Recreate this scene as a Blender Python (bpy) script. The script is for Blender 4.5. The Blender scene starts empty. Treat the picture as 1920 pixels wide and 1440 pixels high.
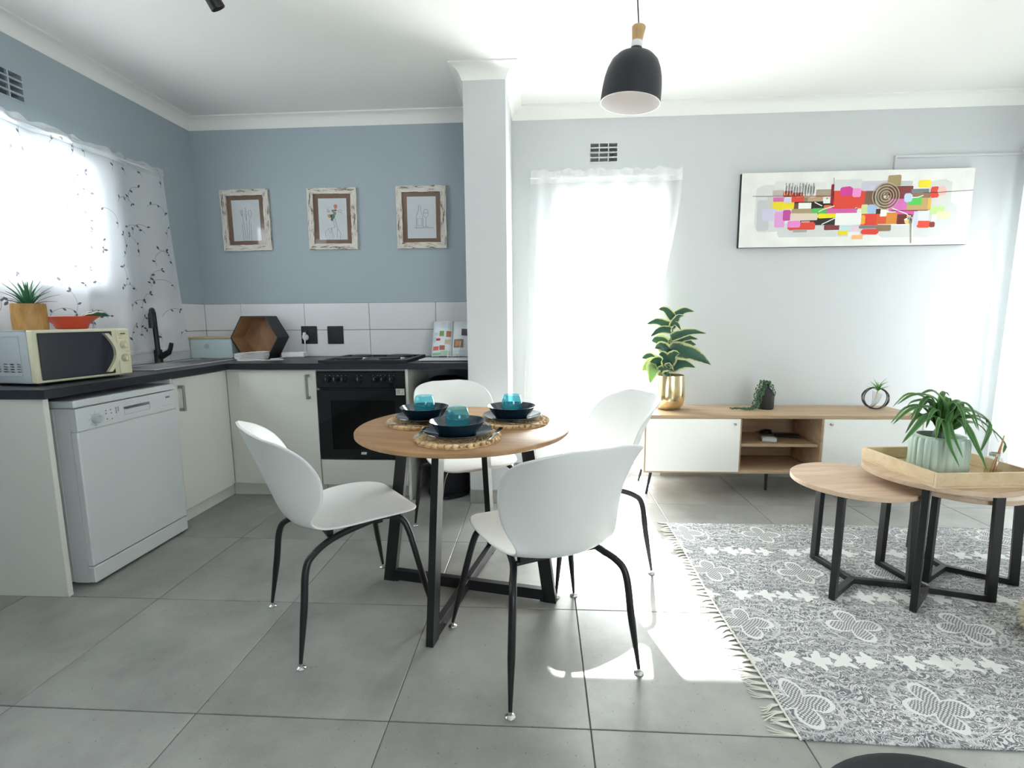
import bpy, math, random
from mathutils import Vector, Matrix
random.seed(7)
S = bpy.context.scene
COL = S.collection
PI = math.pi
sin, cos, sqrt = math.sin, math.cos, math.sqrt

# ------------------------------------------------------------------ camera
def set_camera(f, pitch, yaw, roll, h):
    fw = Vector((-sin(yaw)*cos(pitch), cos(yaw)*cos(pitch), -sin(pitch)))
    rt = Vector((cos(yaw), sin(yaw), 0)); up = rt.cross(fw)
    r2 = cos(roll)*rt + sin(roll)*up; u2 = -sin(roll)*rt + cos(roll)*up
    cam = bpy.data.cameras.new('camera'); cam.sensor_width = 36; cam.lens = 36*f/1920
    cam.clip_start = .02
    o = bpy.data.objects.new('camera', cam); COL.objects.link(o)
    o.matrix_world = Matrix(((r2.x, u2.x, -fw.x, 0), (r2.y, u2.y, -fw.y, 0), (r2.z, u2.z, -fw.z, h), (0, 0, 0, 1)))
    S.camera = o
set_camera(928.54, .131544, .059073, -.007878, 1.19166)

# ------------------------------------------------------------------ world, sun, exposure
W = bpy.data.worlds.new('daylight'); S.world = W; W.use_nodes = True
bg = W.node_tree.nodes['Background']
bg.inputs['Color'].default_value = (.97, .985, 1, 1); bg.inputs['Strength'].default_value = 9.0
sun = bpy.data.lights.new('sun', 'SUN'); sun.energy = 52; sun.angle = math.radians(1.2); sun.color = (1, .96, .9)
so = bpy.data.objects.new('sun_offscreen', sun); COL.objects.link(so)
so.rotation_euler = Vector((-.05, -1, -.87)).to_track_quat('-Z', 'Y').to_euler()
def portal(name, loc, direction, sx, sy):
    l = bpy.data.lights.new(name, 'AREA'); l.shape = 'RECTANGLE'; l.size = sx; l.size_y = sy; l.cycles.is_portal = True
    o = bpy.data.objects.new(name, l); COL.objects.link(o); o.location = loc
    o.rotation_euler = Vector(direction).to_track_quat('-Z', 'Z').to_euler()
portal('window_left_offscreen', (-2.70, 2.05, 1.75), (1, 0, 0), 1.72, .72)
portal('glazed_door_daylight', (.48, 3.82, 1.03), (0, -1, 0), .74, 2.0)
portal('window_right_offscreen', (3.42, 3.2, 1.1), (-1, 0, 0), .6, 2.0)
portal('window_rear_offscreen', (2.0, -2.32, 1.4), (0, 1, 0), 1.6, 1.4)
S.view_settings.view_transform = 'Standard'; S.view_settings.look = 'None'
S.view_settings.exposure = 0.92; S.view_settings.gamma = 1; S.view_settings.use_curve_mapping = False
S.cycles.use_denoising = True
S.cycles.max_bounces = 10; S.cycles.diffuse_bounces = 6; S.cycles.transparent_max_bounces = 12
S.cycles.sample_clamp_indirect = 8; S.cycles.caustics_refractive = False; S.cycles.caustics_reflective = False

# ------------------------------------------------------------------ mesh helpers
def lin(c):
    c = c/255
    return c/12.92 if c <= .04045 else ((c+.055)/1.055)**2.4
def rgb(r, g, b): return (lin(r), lin(g), lin(b), 1)
I4 = Matrix.Identity(4)
def T(x, y, z): return Matrix.Translation((x, y, z))
def RX(a): return Matrix.Rotation(a, 4, 'X')
def RY(a): return Matrix.Rotation(a, 4, 'Y')
def RZ(a): return Matrix.Rotation(a, 4, 'Z')
def rad(a): return math.radians(a)
def setp(o, label=None, cat=None, group=None, kind=None):
    if label: o['label'] = label
    if cat: o['category'] = cat
    if group: o['group'] = group
    if kind: o['kind'] = kind
    return o
def thing(name, label, cat, loc=(0, 0, 0), rz=0, group=None):
    o = bpy.data.objects.new(name, None); COL.objects.link(o); o.location = loc; o.rotation_euler = (0, 0, rz)
    o.empty_display_size = .05
    return setp(o, label, cat, group)
def tree_copy(o, parent=None):
    c = o.copy(); COL.objects.link(c); c.parent = parent
    for ch in o.children: tree_copy(ch, c)
    return c
def catmull(pts, n):
    P = [Vector(p) for p in pts]; P = [2*P[0]-P[1]] + P + [2*P[-1]-P[-2]]; out = []
    for i in range(1, len(P)-2):
        for k in range(n):
            t = k/n; a, b, c, d = P[i-1:i+3]
            out.append(.5*((2*b) + (c-a)*t + (2*a-5*b+4*c-d)*t*t + (3*b-a-3*c+d)*t**3))
    out.append(P[-2]); return out
class MB:
    def __init__(s): s.v = []; s.f = []; s.c = []; s.col = (1, 1, 1, 1); s.a = []; s.av = 0
    def add(s, vs, fs, M=None):
        b = len(s.v)
        for p in vs:
            p = Vector(p); s.v.append(M @ p if M else p); s.a.append(s.av)
        for q in fs: s.f.append([b+i for i in q]); s.c.append(s.col)
        return s
    def box(s, x0, y0, z0, x1, y1, z1, bv=0, M=None):
        if bv <= 0:
            vs = [(x, y, z) for z in (z0, z1) for y in (y0, y1) for x in (x0, x1)]
            return s.add(vs, [(0, 2, 3, 1), (4, 5, 7, 6), (0, 1, 5, 4), (2, 6, 7, 3), (0, 4, 6, 2), (1, 3, 7, 5)], M)
        c = ((x0+x1)/2, (y0+y1)/2, (z0+z1)/2); h = ((x1-x0)/2, (y1-y0)/2, (z1-z0)/2); bv = min(bv, .45*2*min(h))
        vs = []; ix = {}
        for sx in (-1, 1):
            for sy in (-1, 1):
                for sz in (-1, 1):
                    sg = (sx, sy, sz)
                    for ax in range(3):
                        ix[(sg, ax)] = len(vs)
                        vs.append(tuple(c[k]+sg[k]*(h[k] if k == ax else h[k]-bv) for k in range(3)))
        fs = []
        def orient(q):
            n = Vector((0, 0, 0)); m = sum((Vector(vs[i]) for i in q), Vector())/len(q)
            n = (Vector(vs[q[1]])-Vector(vs[q[0]])).cross(Vector(vs[q[2]])-Vector(vs[q[0]]))
            return q if n.dot(m-Vector(c)) > 0 else q[::-1]
        for ax in range(3):
            o = [k for k in range(3) if k != ax]
            for sg in (-1, 1):
                q = []
                for a, b in ((-1, -1), (1, -1), (1, 1), (-1, 1)):
                    t = [0, 0, 0]; t[ax] = sg; t[o[0]] = a; t[o[1]] = b; q.append(ix[(tuple(t), ax)])
                fs.append(orient(q))
            for a in (-1, 1):
                for b in (-1, 1):
                    t1 = [0, 0, 0]; t1[o[0]] = a; t1[o[1]] = b; t2 = t1[:]; t1[ax] = -1; t2[ax] = 1
                    fs.append(orient([ix[(tuple(t1), o[0])], ix[(tuple(t2), o[0])], ix[(tuple(t2), o[1])], ix[(tuple(t1), o[1])]]))
        for sx in (-1, 1):
            for sy in (-1, 1):
                for sz in (-1, 1): fs.append(orient([ix[((sx, sy, sz), k)] for k in range(3)]))
        return s.add(vs, fs, M)
    def lathe(s, prof, n=32, M=None, rib=0, ribn=0, closed=False):
        vs = []; fs = []; m = len(prof)
        for i in range(n):
            a = 2*PI*i/n
            for (r, z) in prof:
                rr = r*(1+rib*(abs(cos(ribn*a/2))-.6)) if ribn and r > .001 else r
                vs.append((rr*cos(a), rr*sin(a), z))
        for i in range(n):
            j = (i+1) % n
            for k in range(m if closed else m-1):
                l = (k+1) % m
                fs.append((i*m+k, j*m+k, j*m+l, i*m+l))
        return s.add(vs, fs, M)
    def cyl(s, r, z0, z1, n=24, M=None, r1=None):
        r1 = r if r1 is None else r1
        return s.lathe([(0, z0), (r, z0), (r1, z1), (0, z1)], n, M)
    def tube(s, pts, r, n=8, M=None, cap=True):
        P = [Vector(p) for p in pts]; m = len(P); R = r if isinstance(r, (list, tuple)) else [r]*m
        vs = []; fs = []; prev = None
        for i, p in enumerate(P):
            d = (P[min(i+1, m-1)]-P[max(i-1, 0)]).normalized()
            if prev is None:
                u = d.cross(Vector((0, 0, 1)))
                if u.length < .1: u = d.cross(Vector((1, 0, 0)))
            else: u = prev - d*prev.dot(d)
            u.normalize(); prev = u; w = d.cross(u)
            for k in range(n):
                a = 2*PI*k/n; vs.append(p+(u*cos(a)+w*sin(a))*R[i])
        for i in range(m-1):
            for k in range(n):
                l = (k+1) % n; fs.append((i*n+k, i*n+l, (i+1)*n+l, (i+1)*n+k))
        if cap: fs.append(tuple(range(n))[::-1]); fs.append(tuple((m-1)*n+k for k in range(n)))
        return s.add(vs, fs, M)
    def bar(s, a, b, w, t, up=(0, 0, 1), bv=0):
        a = Vector(a); b = Vector(b); d = b-a; L = d.length; d.normalize()
        x = d.cross(Vector(up)).normalized(); y = x.cross(d)
        M = Matrix(((d.x, x.x, y.x, a.x), (d.y, x.y, y.y, a.y), (d.z, x.z, y.z, a.z), (0, 0, 0, 1)))
        return s.box(0, -w/2, -t/2, L, w/2, t/2, bv, M)
    def prism(s, poly, z0, z1, M=None):
        n = len(poly); vs = [(x, y, z0) for x, y in poly]+[(x, y, z1) for x, y in poly]
        return s.add(vs, [tuple(range(n))[::-1], tuple(range(n, 2*n))]+[(i, (i+1) % n, n+(i+1) % n, n+i) for i in range(n)], M)
    def grid(s, nu, nv, fn, M=None, closed=False):
        vs = [fn(i/(nu-1), j/(nv-1)) for i in range(nu) for j in range(nv)]
        fs = [(i*nv+j, (i+1)*nv+j, (i+1)*nv+j+1, i*nv+j+1) for i in range(nu-1) for j in range(nv-1)]
        return s.add(vs, fs, M)
    def ball(s, c, rx, ry, rz, n=8, m=6, M=None):
        vs = []; fs = []
        for j in range(1, m):
            t = PI*j/m
            for i in range(n):
                a = 2*PI*i/n; vs.append((c[0]+rx*sin(t)*cos(a), c[1]+ry*sin(t)*sin(a), c[2]+rz*cos(t)))
        vs += [(c[0], c[1], c[2]+rz), (c[0], c[1], c[2]-rz)]; tp = len(vs)-2
        for j in range(m-2):
            for i in range(n): k = (i+1) % n; fs.append((j*n+i, (j+1)*n+i, (j+1)*n+k, j*n+k))
        for i in range(n):
            k = (i+1) % n; fs.append((tp, i, k)); fs.append((tp+1, (m-2)*n+k, (m-2)*n+i))
        return s.add(vs, fs, M)
    def cells(s, us, vs_, keep, t0, t1, mapf):
        """slab with openings: grid lines us x vs_, keep(i,j) says which cells are solid, extruded t0..t1"""
        nu, nv = len(us), len(vs_); pts = []; fs = []
        def P(i, j, k): pts.append(mapf(us[i], vs_[j], (t0, t1)[k])); return len(pts)-1
        K = lambda i, j: 0 <= i < nu-1 and 0 <= j < nv-1 and keep(i, j)
        for i in range(nu-1):
            for j in range(nv-1):
                if not keep(i, j): continue
                fs.append([P(i, j, 0), P(i, j+1, 0), P(i+1, j+1, 0), P(i+1, j, 0)])
                fs.append([P(i, j, 1), P(i+1, j, 1), P(i+1, j+1, 1), P(i, j+1, 1)])
                if not K(i-1, j): fs.append([P(i, j, 0), P(i, j, 1), P(i, j+1, 1), P(i, j+1, 0)])
                if not K(i+1, j): fs.append([P(i+1, j, 0), P(i+1, j+1, 0), P(i+1, j+1, 1), P(i+1, j, 1)])
                if not K(i, j-1): fs.append([P(i, j, 0), P(i+1, j, 0), P(i+1, j, 1), P(i, j, 1)])
                if not K(i, j+1): fs.append([P(i, j+1, 0), P(i, j+1, 1), P(i+1, j+1, 1), P(i+1, j+1, 0)])
        return s.add(pts, fs)
    def build(s, name, mat, parent=None, smooth=0, color=False, kind=None, label=None, attr=None):
        me = bpy.data.meshes.new(name); me.from_pydata([tuple(p) for p in s.v], [], s.f); me.validate()
        me.materials.append(mat)
        if smooth:
            for p in me.polygons: p.use_smooth = True
            if smooth < 180: me.set_sharp_from_angle(angle=rad(smooth))
        if color:
            ca = me.color_attributes.new('Col', 'FLOAT_COLOR', 'CORNER'); k = 0
            for p, c in zip(me.polygons, s.c):
                for li in p.loop_indices: ca.data[li].color = c
        if attr:
            at = me.attributes.new(attr, 'FLOAT', 'POINT')
            for i, x in enumerate(s.a): at.data[i].value = x
        o = bpy.data.objects.new(name, me); COL.objects.link(o); o.parent = parent
        return setp(o, label, kind=kind)
def part(name, mat, parent, fn, smooth=0, **k):
    m = MB(); fn(m); return m.build(name, mat, parent, smooth, **k)
def fix_normals(o):
    import bmesh
    b = bmesh.new(); b.from_mesh(o.data); bmesh.ops.recalc_face_normals(b, faces=b.faces); b.to_mesh(o.data); b.free(); return o

# ------------------------------------------------------------------ materials
def newmat(name):
    m = bpy.data.materials.new(name); m.use_nodes = True; nt = m.node_tree
    return m, nt, nt.nodes['Principled BSDF']
def noise_bump(nt, b, scale, strength, detail=3, coord='Object'):
    tc = nt.nodes.new('ShaderNodeTexCoord'); n = nt.nodes.new('ShaderNodeTexNoise'); n.inputs['Scale'].default_value = scale; n.inputs['Detail'].default_value = detail
    bp_ = nt.nodes.new('ShaderNodeBump'); bp_.inputs['Strength'].default_value = strength; bp_.inputs['Distance'].default_value = .002
    nt.links.new(tc.outputs[coord], n.inputs['Vector']); nt.links.new(n.outputs['Fac'], bp_.inputs['Height']); nt.links.new(bp_.outputs['Normal'], b.inputs['Normal'])
def mat(name, c, rough=.5, metal=0, spec=.5, bump=0, bscale=60, coat=0, var=0, vscale=3):
    m, nt, b = newmat(name); b.inputs['Base Color'].default_value = rgb(*c); b.inputs['Roughness'].default_value = rough
    b.inputs['Metallic'].default_value = metal; b.inputs['Specular IOR Level'].default_value = spec; b.inputs['Coat Weight'].default_value = coat
    if bump: noise_bump(nt, b, bscale, bump)
    if var:
        tc = nt.nodes.new('ShaderNodeTexCoord'); n = nt.nodes.new('ShaderNodeTexNoise'); n.inputs['Scale'].default_value = vscale; n.inputs['Detail'].default_value = 4
        r = nt.nodes.new('ShaderNodeValToRGB'); r.color_ramp.elements[0].position = .3; r.color_ramp.elements[1].position = .7
        r.color_ramp.elements[0].color = rgb(*[max(0, x*(1-var)) for x in c]); r.color_ramp.elements[1].color = rgb(*[min(255, x*(1+var)) for x in c])
        nt.links.new(tc.outputs['Object'], n.inputs['Vector']); nt.links.new(n.outputs['Fac'], r.inputs['Fac']); nt.links.new(r.outputs['Color'], b.inputs['Base Color'])
    return m
def wood(name, c1, c2, scale=(1.2, 14, 14), rough=.45, pores=.12):
    m, nt, b = newmat(name); N = nt.nodes; L = nt.links
    tc = N.new('ShaderNodeTexCoord'); mp = N.new('ShaderNodeMapping'); mp.inputs['Scale'].default_value = scale
    n = N.new('ShaderNodeTexNoise'); n.inputs['Scale'].default_value = 1.6; n.inputs['Detail'].default_value = 6; n.inputs['Roughness'].default_value = .62; n.inputs['Distortion'].default_value = .35
    n2 = N.new('ShaderNodeTexNoise'); n2.inputs['Scale'].default_value = 9; n2.inputs['Detail'].default_value = 3
    r = N.new('ShaderNodeValToRGB'); r.color_ramp.elements[0].position = .36; r.color_ramp.elements[1].position = .64
    r.color_ramp.elements[0].color = rgb(*c2); r.color_ramp.elements[1].color = rgb(*c1)
    mx = N.new('ShaderNodeMix'); mx.data_type = 'RGBA'; mx.blend_type = 'MULTIPLY'; mx.inputs['Factor'].default_value = pores*2
    L.new(tc.outputs['Object'], mp.inputs['Vector']); L.new(mp.outputs['Vector'], n.inputs['Vector']); L.new(mp.outputs['Vector'], n2.inputs['Vector'])
    L.new(n.outputs['Fac'], r.inputs['Fac']); L.new(r.outputs['Color'], mx.inputs['A']); L.new(n2.outputs['Fac'], mx.inputs['B']); L.new(mx.outputs['Result'], b.inputs['Base Color'])
    b.inputs['Roughness'].default_value = rough
    bu = N.new('ShaderNodeBump'); bu.inputs['Strength'].default_value = .12; bu.inputs['Distance'].default_value = .001
    L.new(n.outputs['Fac'], bu.inputs['Height']); L.new(bu.outputs['Normal'], b.inputs['Normal'])
    return m
def sheer(name, c, transp, transl, diff=.15):
    m = bpy.data.materials.new(name); m.use_nodes = True; nt = m.node_tree; N = nt.nodes; L = nt.links
    N.clear(); out = N.new('ShaderNodeOutputMaterial')
    tr = N.new('ShaderNodeBsdfTransparent'); tl = N.new('ShaderNodeBsdfTranslucent'); df = N.new('ShaderNodeBsdfDiffuse')
    tl.inputs['Color'].default_value = rgb(*c); df.inputs['Color'].default_value = rgb(*c)
    m1 = N.new('ShaderNodeMixShader'); m2 = N.new('ShaderNodeMixShader')
    m1.inputs[0].default_value = diff/(diff+transl); m2.inputs[0].default_value = 1-transp
    L.new(tl.outputs[0], m1.inputs[1]); L.new(df.outputs[0], m1.inputs[2]); L.new(tr.outputs[0], m2.inputs[1]); L.new(m1.outputs[0], m2.inputs[2]); L.new(m2.outputs[0], out.inputs[0])
    return m
def thin_glass(name, tint, body=0, bcol=(255, 255, 255), rough=0):
    m = bpy.data.materials.new(name); m.use_nodes = True; nt = m.node_tree; N = nt.nodes; L = nt.links
    N.clear(); out = N.new('ShaderNodeOutputMaterial'); tr = N.new('ShaderNodeBsdfTransparent'); gl = N.new('ShaderNodeBsdfGlossy'); lw = N.new('ShaderNodeLayerWeight')
    tr.inputs['Color'].default_value = rgb(*tint); gl.inputs['Roughness'].default_value = rough
    mx = N.new('ShaderNodeMixShader'); L.new(((NX(nt, lw.outputs['Facing'])._op('POWER', 4.0))*.55+.04).k, mx.inputs[0]); L.new(tr.outputs[0], mx.inputs[1]); L.new(gl.outputs[0], mx.inputs[2]); 
    if body:
        tl = N.new('ShaderNodeBsdfTranslucent'); tl.inputs['Color'].default_value = rgb(*bcol); m2 = N.new('ShaderNodeMixShader'); m2.inputs[0].default_value = body
        L.new(mx.outputs[0], m2.inputs[1]); L.new(tl.outputs[0], m2.inputs[2]); L.new(m2.outputs[0], out.inputs[0])
    else: L.new(mx.outputs[0], out.inputs[0])
    return m
def colmat(name, rough=.6, spec=.3):
    m, nt, b = newmat(name); a = nt.nodes.new('ShaderNodeAttribute'); a.attribute_name = 'Col'
    nt.links.new(a.outputs['Color'], b.inputs['Base Color']); b.inputs['Roughness'].default_value = rough; b.inputs['Specular IOR Level'].default_value = spec
    return m
class NX:                                   # tiny node-expression helper
    def __init__(s, nt, sock): s.nt = nt; s.k = sock
    def _op(s, op, o=None, rev=False):
        n = s.nt.nodes.new('ShaderNodeMath'); n.operation = op
        A, B = (o, s) if rev else (s, o)
        for i, q in enumerate((A, B)):
            if q is None: continue
            if isinstance(q, NX): s.nt.links.new(q.k, n.inputs[i])
            else: n.inputs[i].default_value = q
        return NX(s.nt, n.outputs[0])
    def __add__(s, o): return s._op('ADD', o)
    def __radd__(s, o): return s._op('ADD', o)
    def __sub__(s, o): return s._op('SUBTRACT', o)
    def __rsub__(s, o): return s._op('SUBTRACT', o, True)
    def __mul__(s, o): return s._op('MULTIPLY', o)
    def __rmul__(s, o): return s._op('MULTIPLY', o)
    def __truediv__(s, o): return s._op('DIVIDE', o)
    def fract(s): return s._op('FRACT')
    def sin(s): return s._op('SINE')
    def cos(s): return s._op('COSINE')
    def abs(s): return s._op('ABSOLUTE')
    def sqrt(s): return s._op('SQRT')
    def lt(s, o): return s._op('LESS_THAN', o)
    def gt(s, o): return s._op('GREATER_THAN', o)
    def min(s, o): return s._op('MINIMUM', o)
    def max(s, o): return s._op('MAXIMUM', o)
    def atan2(s, o): return s._op('ARCTAN2', o)

WHITE = mat('white_melamine', (214, 214, 208), .38)
WHITE2 = mat('white_enamel', (206, 211, 213), .3)
PLASTIC_W = mat('white_chair_plastic', (230, 231, 230), .42)
BLACKM = mat('black_powder_coat', (22, 23, 26), .42)
CHROME = mat('chrome', (225, 225, 225), .12, 1)
STEEL = mat('brushed_steel', (170, 172, 172), .3, 1, bump=.05, bscale=200)
DARKTOP = mat('black_laminate', (33, 36, 44), .33, bump=.1, bscale=300, var=.12, vscale=40)
GLOSSB = mat('black_glass', (10, 11, 14), .08, coat=.3)
BLACKP = mat('black_plastic', (18, 20, 26), .35)
GREYM = mat('grey_metal_handle', (150, 152, 150), .35, .6)
CREAM = mat('cream_plastic', (214, 210, 182), .4)
LGREY = mat('light_grey_steel', (176, 184, 190), .4)
SLOT = mat('dark_slot', (30, 34, 38), .8)
KWALL = mat('blue_grey_paint', (164, 176, 184), .75, bump=.05, bscale=180)
LWALL = mat('pale_grey_paint', (202, 205, 206), .75, bump=.05, bscale=180)
CEIL = mat('white_ceiling_paint', (238, 238, 234), .8)
TILEW = mat('white_wall_tile', (222, 221, 224), .22)
GROUT = mat('dark_grout', (98, 99, 100), .9)
WINF = mat('white_window_frame', (236, 238, 240), .35)
PANE = thin_glass('window_glass', (250, 253, 253))
TOPWOOD = wood('oak_veneer', (190, 150, 108), (164, 122, 82), (1.0, 9, 9), .42)
TVWOOD = wood('pale_oak_veneer', (196, 168, 138), (178, 148, 118), (1.2, 12, 12), .5)
CTWOOD = wood('washed_oak', (218, 194, 168), (198, 168, 142), (1.5, 16, 16), .5)
TRAYW = wood('bamboo_wood', (224, 202, 166), (208, 182, 144), (6, 14, 14), .5)
HEXW = wood('hex_veneer', (178, 138, 104), (150, 112, 82), (8, 2, 3), .5)
NAVY = mat('navy_stoneware', (26, 44, 58), .12, coat=.5)
CLAYRIM = mat('brown_stoneware_foot', (70, 58, 52), .5)
TEAL = thin_glass('teal_glass', (204, 238, 243), .06, (110, 214, 228))
def seagrass():
    m, nt, b = newmat('seagrass'); N = nt.nodes; L = nt.links
    tc = N.new('ShaderNodeTexCoord'); n = N.new('ShaderNodeTexNoise'); n.inputs['Scale'].default_value = 45; n.inputs['Detail'].default_value = 5
    r = N.new('ShaderNodeValToRGB'); r.color_ramp.elements[0].position = .3; r.color_ramp.elements[1].position = .7
    r.color_ramp.elements[0].color = rgb(176, 136, 94); r.color_ramp.elements[1].color = rgb(236, 208, 164)
    L.new(tc.outputs['Object'], n.inputs['Vector']); L.new(n.outputs['Fac'], r.inputs['Fac']); L.new(r.outputs['Color'], b.inputs['Base Color']); b.inputs['Roughness'].default_value = .7
    return m
SEAG = seagrass()
PAINTED = colmat('print_colours')
def floor_tile_mat():
    m, nt, b = newmat('grey_porcelain'); N = nt.nodes; L = nt.links
    tc = N.new('ShaderNodeTexCoord'); oi = N.new('ShaderNodeObjectInfo'); ad = N.new('ShaderNodeVectorMath'); ad.operation = 'ADD'
    sc = N.new('ShaderNodeVectorMath'); sc.operation = 'SCALE'; sc.inputs['Scale'].default_value = 40
    cb = N.new('ShaderNodeCombineXYZ'); L.new(oi.outputs['Random'], cb.inputs[0]); L.new(oi.outputs['Random'], cb.inputs[1]); L.new(cb.outputs[0], sc.inputs[0])
    L.new(tc.outputs['Object'], ad.inputs[0]); L.new(sc.outputs[0], ad.inputs[1])
    n = N.new('ShaderNodeTexNoise'); n.inputs['Scale'].default_value = 3.2; n.inputs['Detail'].default_value = 8; n.inputs['Roughness'].default_value = .62
    r = N.new('ShaderNodeValToRGB'); r.color_ramp.elements[0].position = .28; r.color_ramp.elements[1].position = .72
    r.color_ramp.elements[0].color = rgb(128, 128, 124); r.color_ramp.elements[1].color = rgb(166, 166, 161)
    n2 = N.new('ShaderNodeTexNoise'); n2.inputs['Scale'].default_value = 95; n2.inputs['Detail'].default_value = 2
    sp = N.new('ShaderNodeValToRGB'); sp.color_ramp.elements[0].position = .27; sp.color_ramp.elements[1].position = .32
    sp.color_ramp.elements[0].color = (.55, .55, .55, 1); sp.color_ramp.elements[1].color = (1, 1, 1, 1)
    mx = N.new('ShaderNodeMix'); mx.data_type = 'RGBA'; mx.blend_type = 'MULTIPLY'; mx.inputs['Factor'].default_value = 1
    L.new(ad.outputs[0], n.inputs['Vector']); L.new(ad.outputs[0], n2.inputs['Vector']); L.new(n.outputs['Fac'], r.inputs['Fac']); L.new(n2.outputs['Fac'], sp.inputs['Fac'])
    L.new(r.outputs['Color'], mx.inputs['A']); L.new(sp.outputs['Color'], mx.inputs['B']); L.new(mx.outputs['Result'], b.inputs['Base Color'])
    b.inputs['Roughness'].default_value = .40; b.inputs['Specular IOR Level'].default_value = 1.0
    bu = N.new('ShaderNodeBump'); bu.inputs['Strength'].default_value = .08; bu.inputs['Distance'].default_value = .001
    L.new(n.outputs['Fac'], bu.inputs['Height']); L.new(bu.outputs['Normal'], b.inputs['Normal'])
    return m
FTILE = floor_tile_mat()

# ------------------------------------------------------------------ room shell
X0, X1, Y0, Y1, ZC = -2.58, 3.30, -2.2, 3.70, 2.65
PX0, PX1, PY = -.46, -.207, 3.085            # pillar
def struct(o): o['kind'] = 'structure'; return o
def wall(name, m, us, vs, holes, t0, t1, mapf):
    us = sorted(set(us+[h[0] for h in holes]+[h[1] for h in holes])); vs = sorted(set(vs+[h[2] for h in holes]+[h[3] for h in holes]))
    def keep(i, j):
        cu = (us[i]+us[i+1])/2; cv = (vs[j]+vs[j+1])/2
        return not any(h[0] < cu < h[1] and h[2] < cv < h[3] for h in holes)
    b = MB(); b.cells(us, vs, keep, t0, t1, mapf)
    return struct(fix_normals(b.build(name, m)))
KW = (1.2, 2.86, 1.40, 2.10)
DW = (.11, .85, .03, 2.03)
SW = (2.85, 3.5, .1, 2.0)
RW = (1.2, 2.8, .7, 2.1)
VB = (.346, .536, 2.280, 2.408)              # air-brick openings
VL = (2.290, 2.494, 2.278, 2.406)
wall_left = wall('wall_left', KWALL, [Y0-.2, Y1+.2], [-.1, ZC], [KW, VL], X0-.2, X0, lambda u, v, t: (t, u, v))
wall_bk = wall('wall_back_kitchen', KWALL, [X0, PX0], [-.1, ZC], [], Y1, Y1+.2, lambda u, v, t: (u, t, v))
wall_bl = wall('wall_back_living', LWALL, [PX0, X1+.2], [-.1, ZC], [DW, VB], Y1, Y1+.2, lambda u, v, t: (u, t, v))
wall_r = wall('wall_right', LWALL, [Y0-.2, Y1], [-.1, ZC], [SW], X1, X1+.2, lambda u, v, t: (t, u, v))
wall_f = wall('wall_rear', LWALL, [X0, X1], [-.1, ZC], [RW], Y0-.2, Y0, lambda u, v, t: (u, t, v))
struct(part('wall_pillar', LWALL, None, lambda m: m.box(PX0, PY, 0, PX1, Y1, ZC, .002)))
struct(part('ceiling', CEIL, None, lambda m: m.box(X0-.2, Y0-.2, ZC, X1+.2, Y1+.2, ZC+.15)))
flo = struct(part('floor', GROUT, None, lambda m: m.box(X0, Y0, -.1, X1, Y1, -.003)))
TX, TY, TS, G = -1.6553, 1.3128, .6, .0016
for i in range(-3, 10):
    for j in range(-7, 6):
        a0, b0, a1, b1 = max(TX+i*TS+G, X0), max(TY+j*TS+G, Y0), min(TX+(i+1)*TS-G, X1), min(TY+(j+1)*TS-G, Y1)
        if a1-a0 < .02 or b1-b0 < .02: continue
        m = MB(); cx, cy = (a0+a1)/2, (b0+b1)/2
        m.box(a0-cx, b0-cy, -.012, a1-cx, b1-cy, 0, .0015)
        o = m.build('tile', FTILE, flo); o.location = (cx, cy, 0)
# skirting tiles
struct(part('baseboard_back', FTILE, None, lambda m: (m.box(PX1+.001, Y1-.01, 0, DW[0]-.05, Y1, .09, .002), m.box(DW[1]+.05, Y1-.01, 0, X1, Y1, .09, .002))))
struct(part('baseboard_pillar', FTILE, None, lambda m: (m.box(PX0, PY-.01, 0, PX1+.01, PY, .09, .002), m.box(PX1, PY, 0, PX1+.01, Y1-.01, .09, .002))))
struct(part('baseboard_right', FTILE, None, lambda m: m.box(X1-.01, Y0, 0, X1, Y1-.01, .09, .002)))
# cornice swept round the room
def cornice():
    P = [(X0, Y0), (X0, Y1), (PX0, Y1), (PX0, PY), (PX1, PY), (PX1, Y1), (X1, Y1), (X1, Y0)]
    prof = [(0, ZC-.078), (.004, ZC-.078), (.008, ZC-.066), (.016, ZC-.046), (.032, ZC-.026), (.055, ZC-.013), (.072, ZC-.008), (.072, ZC), (0, ZC)]
    n = len(P); m = MB(); rings = []
    for k in range(n):
        p = Vector(P[k]); a = (p-Vector(P[k-1])).normalized(); b = (Vector(P[(k+1) % n])-p).normalized()
        na = Vector((a.y, -a.x)); nb = Vector((b.y, -b.x))       # room lies to the right of the path
        d = (na+nb); d = d/(d.dot(na))
        rings.append([(p.x+d.x*q, p.y+d.y*q, z) for q, z in prof])
    vs = [v for r in rings for v in r]; L = len(prof)
    fs = [(k*L+i, k*L+(i+1) % L, ((k+1) % n)*L+(i+1) % L, ((k+1) % n)*L+i) for k in range(n) for i in range(L)]
    m.add(vs, fs); return struct(fix_normals(m.build('trim_1', CEIL, None, 40)))
cornice()
# conduit that runs above the painting
cd = part('trim_2', LWALL, None, lambda m: (m.box(2.404, Y1-.016, 2.1715, 2.420, Y1, 2.262, .003), m.box(2.404, Y1-.016, 2.255, X1, Y1, 2.271, .003)))
struct(cd)
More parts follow.
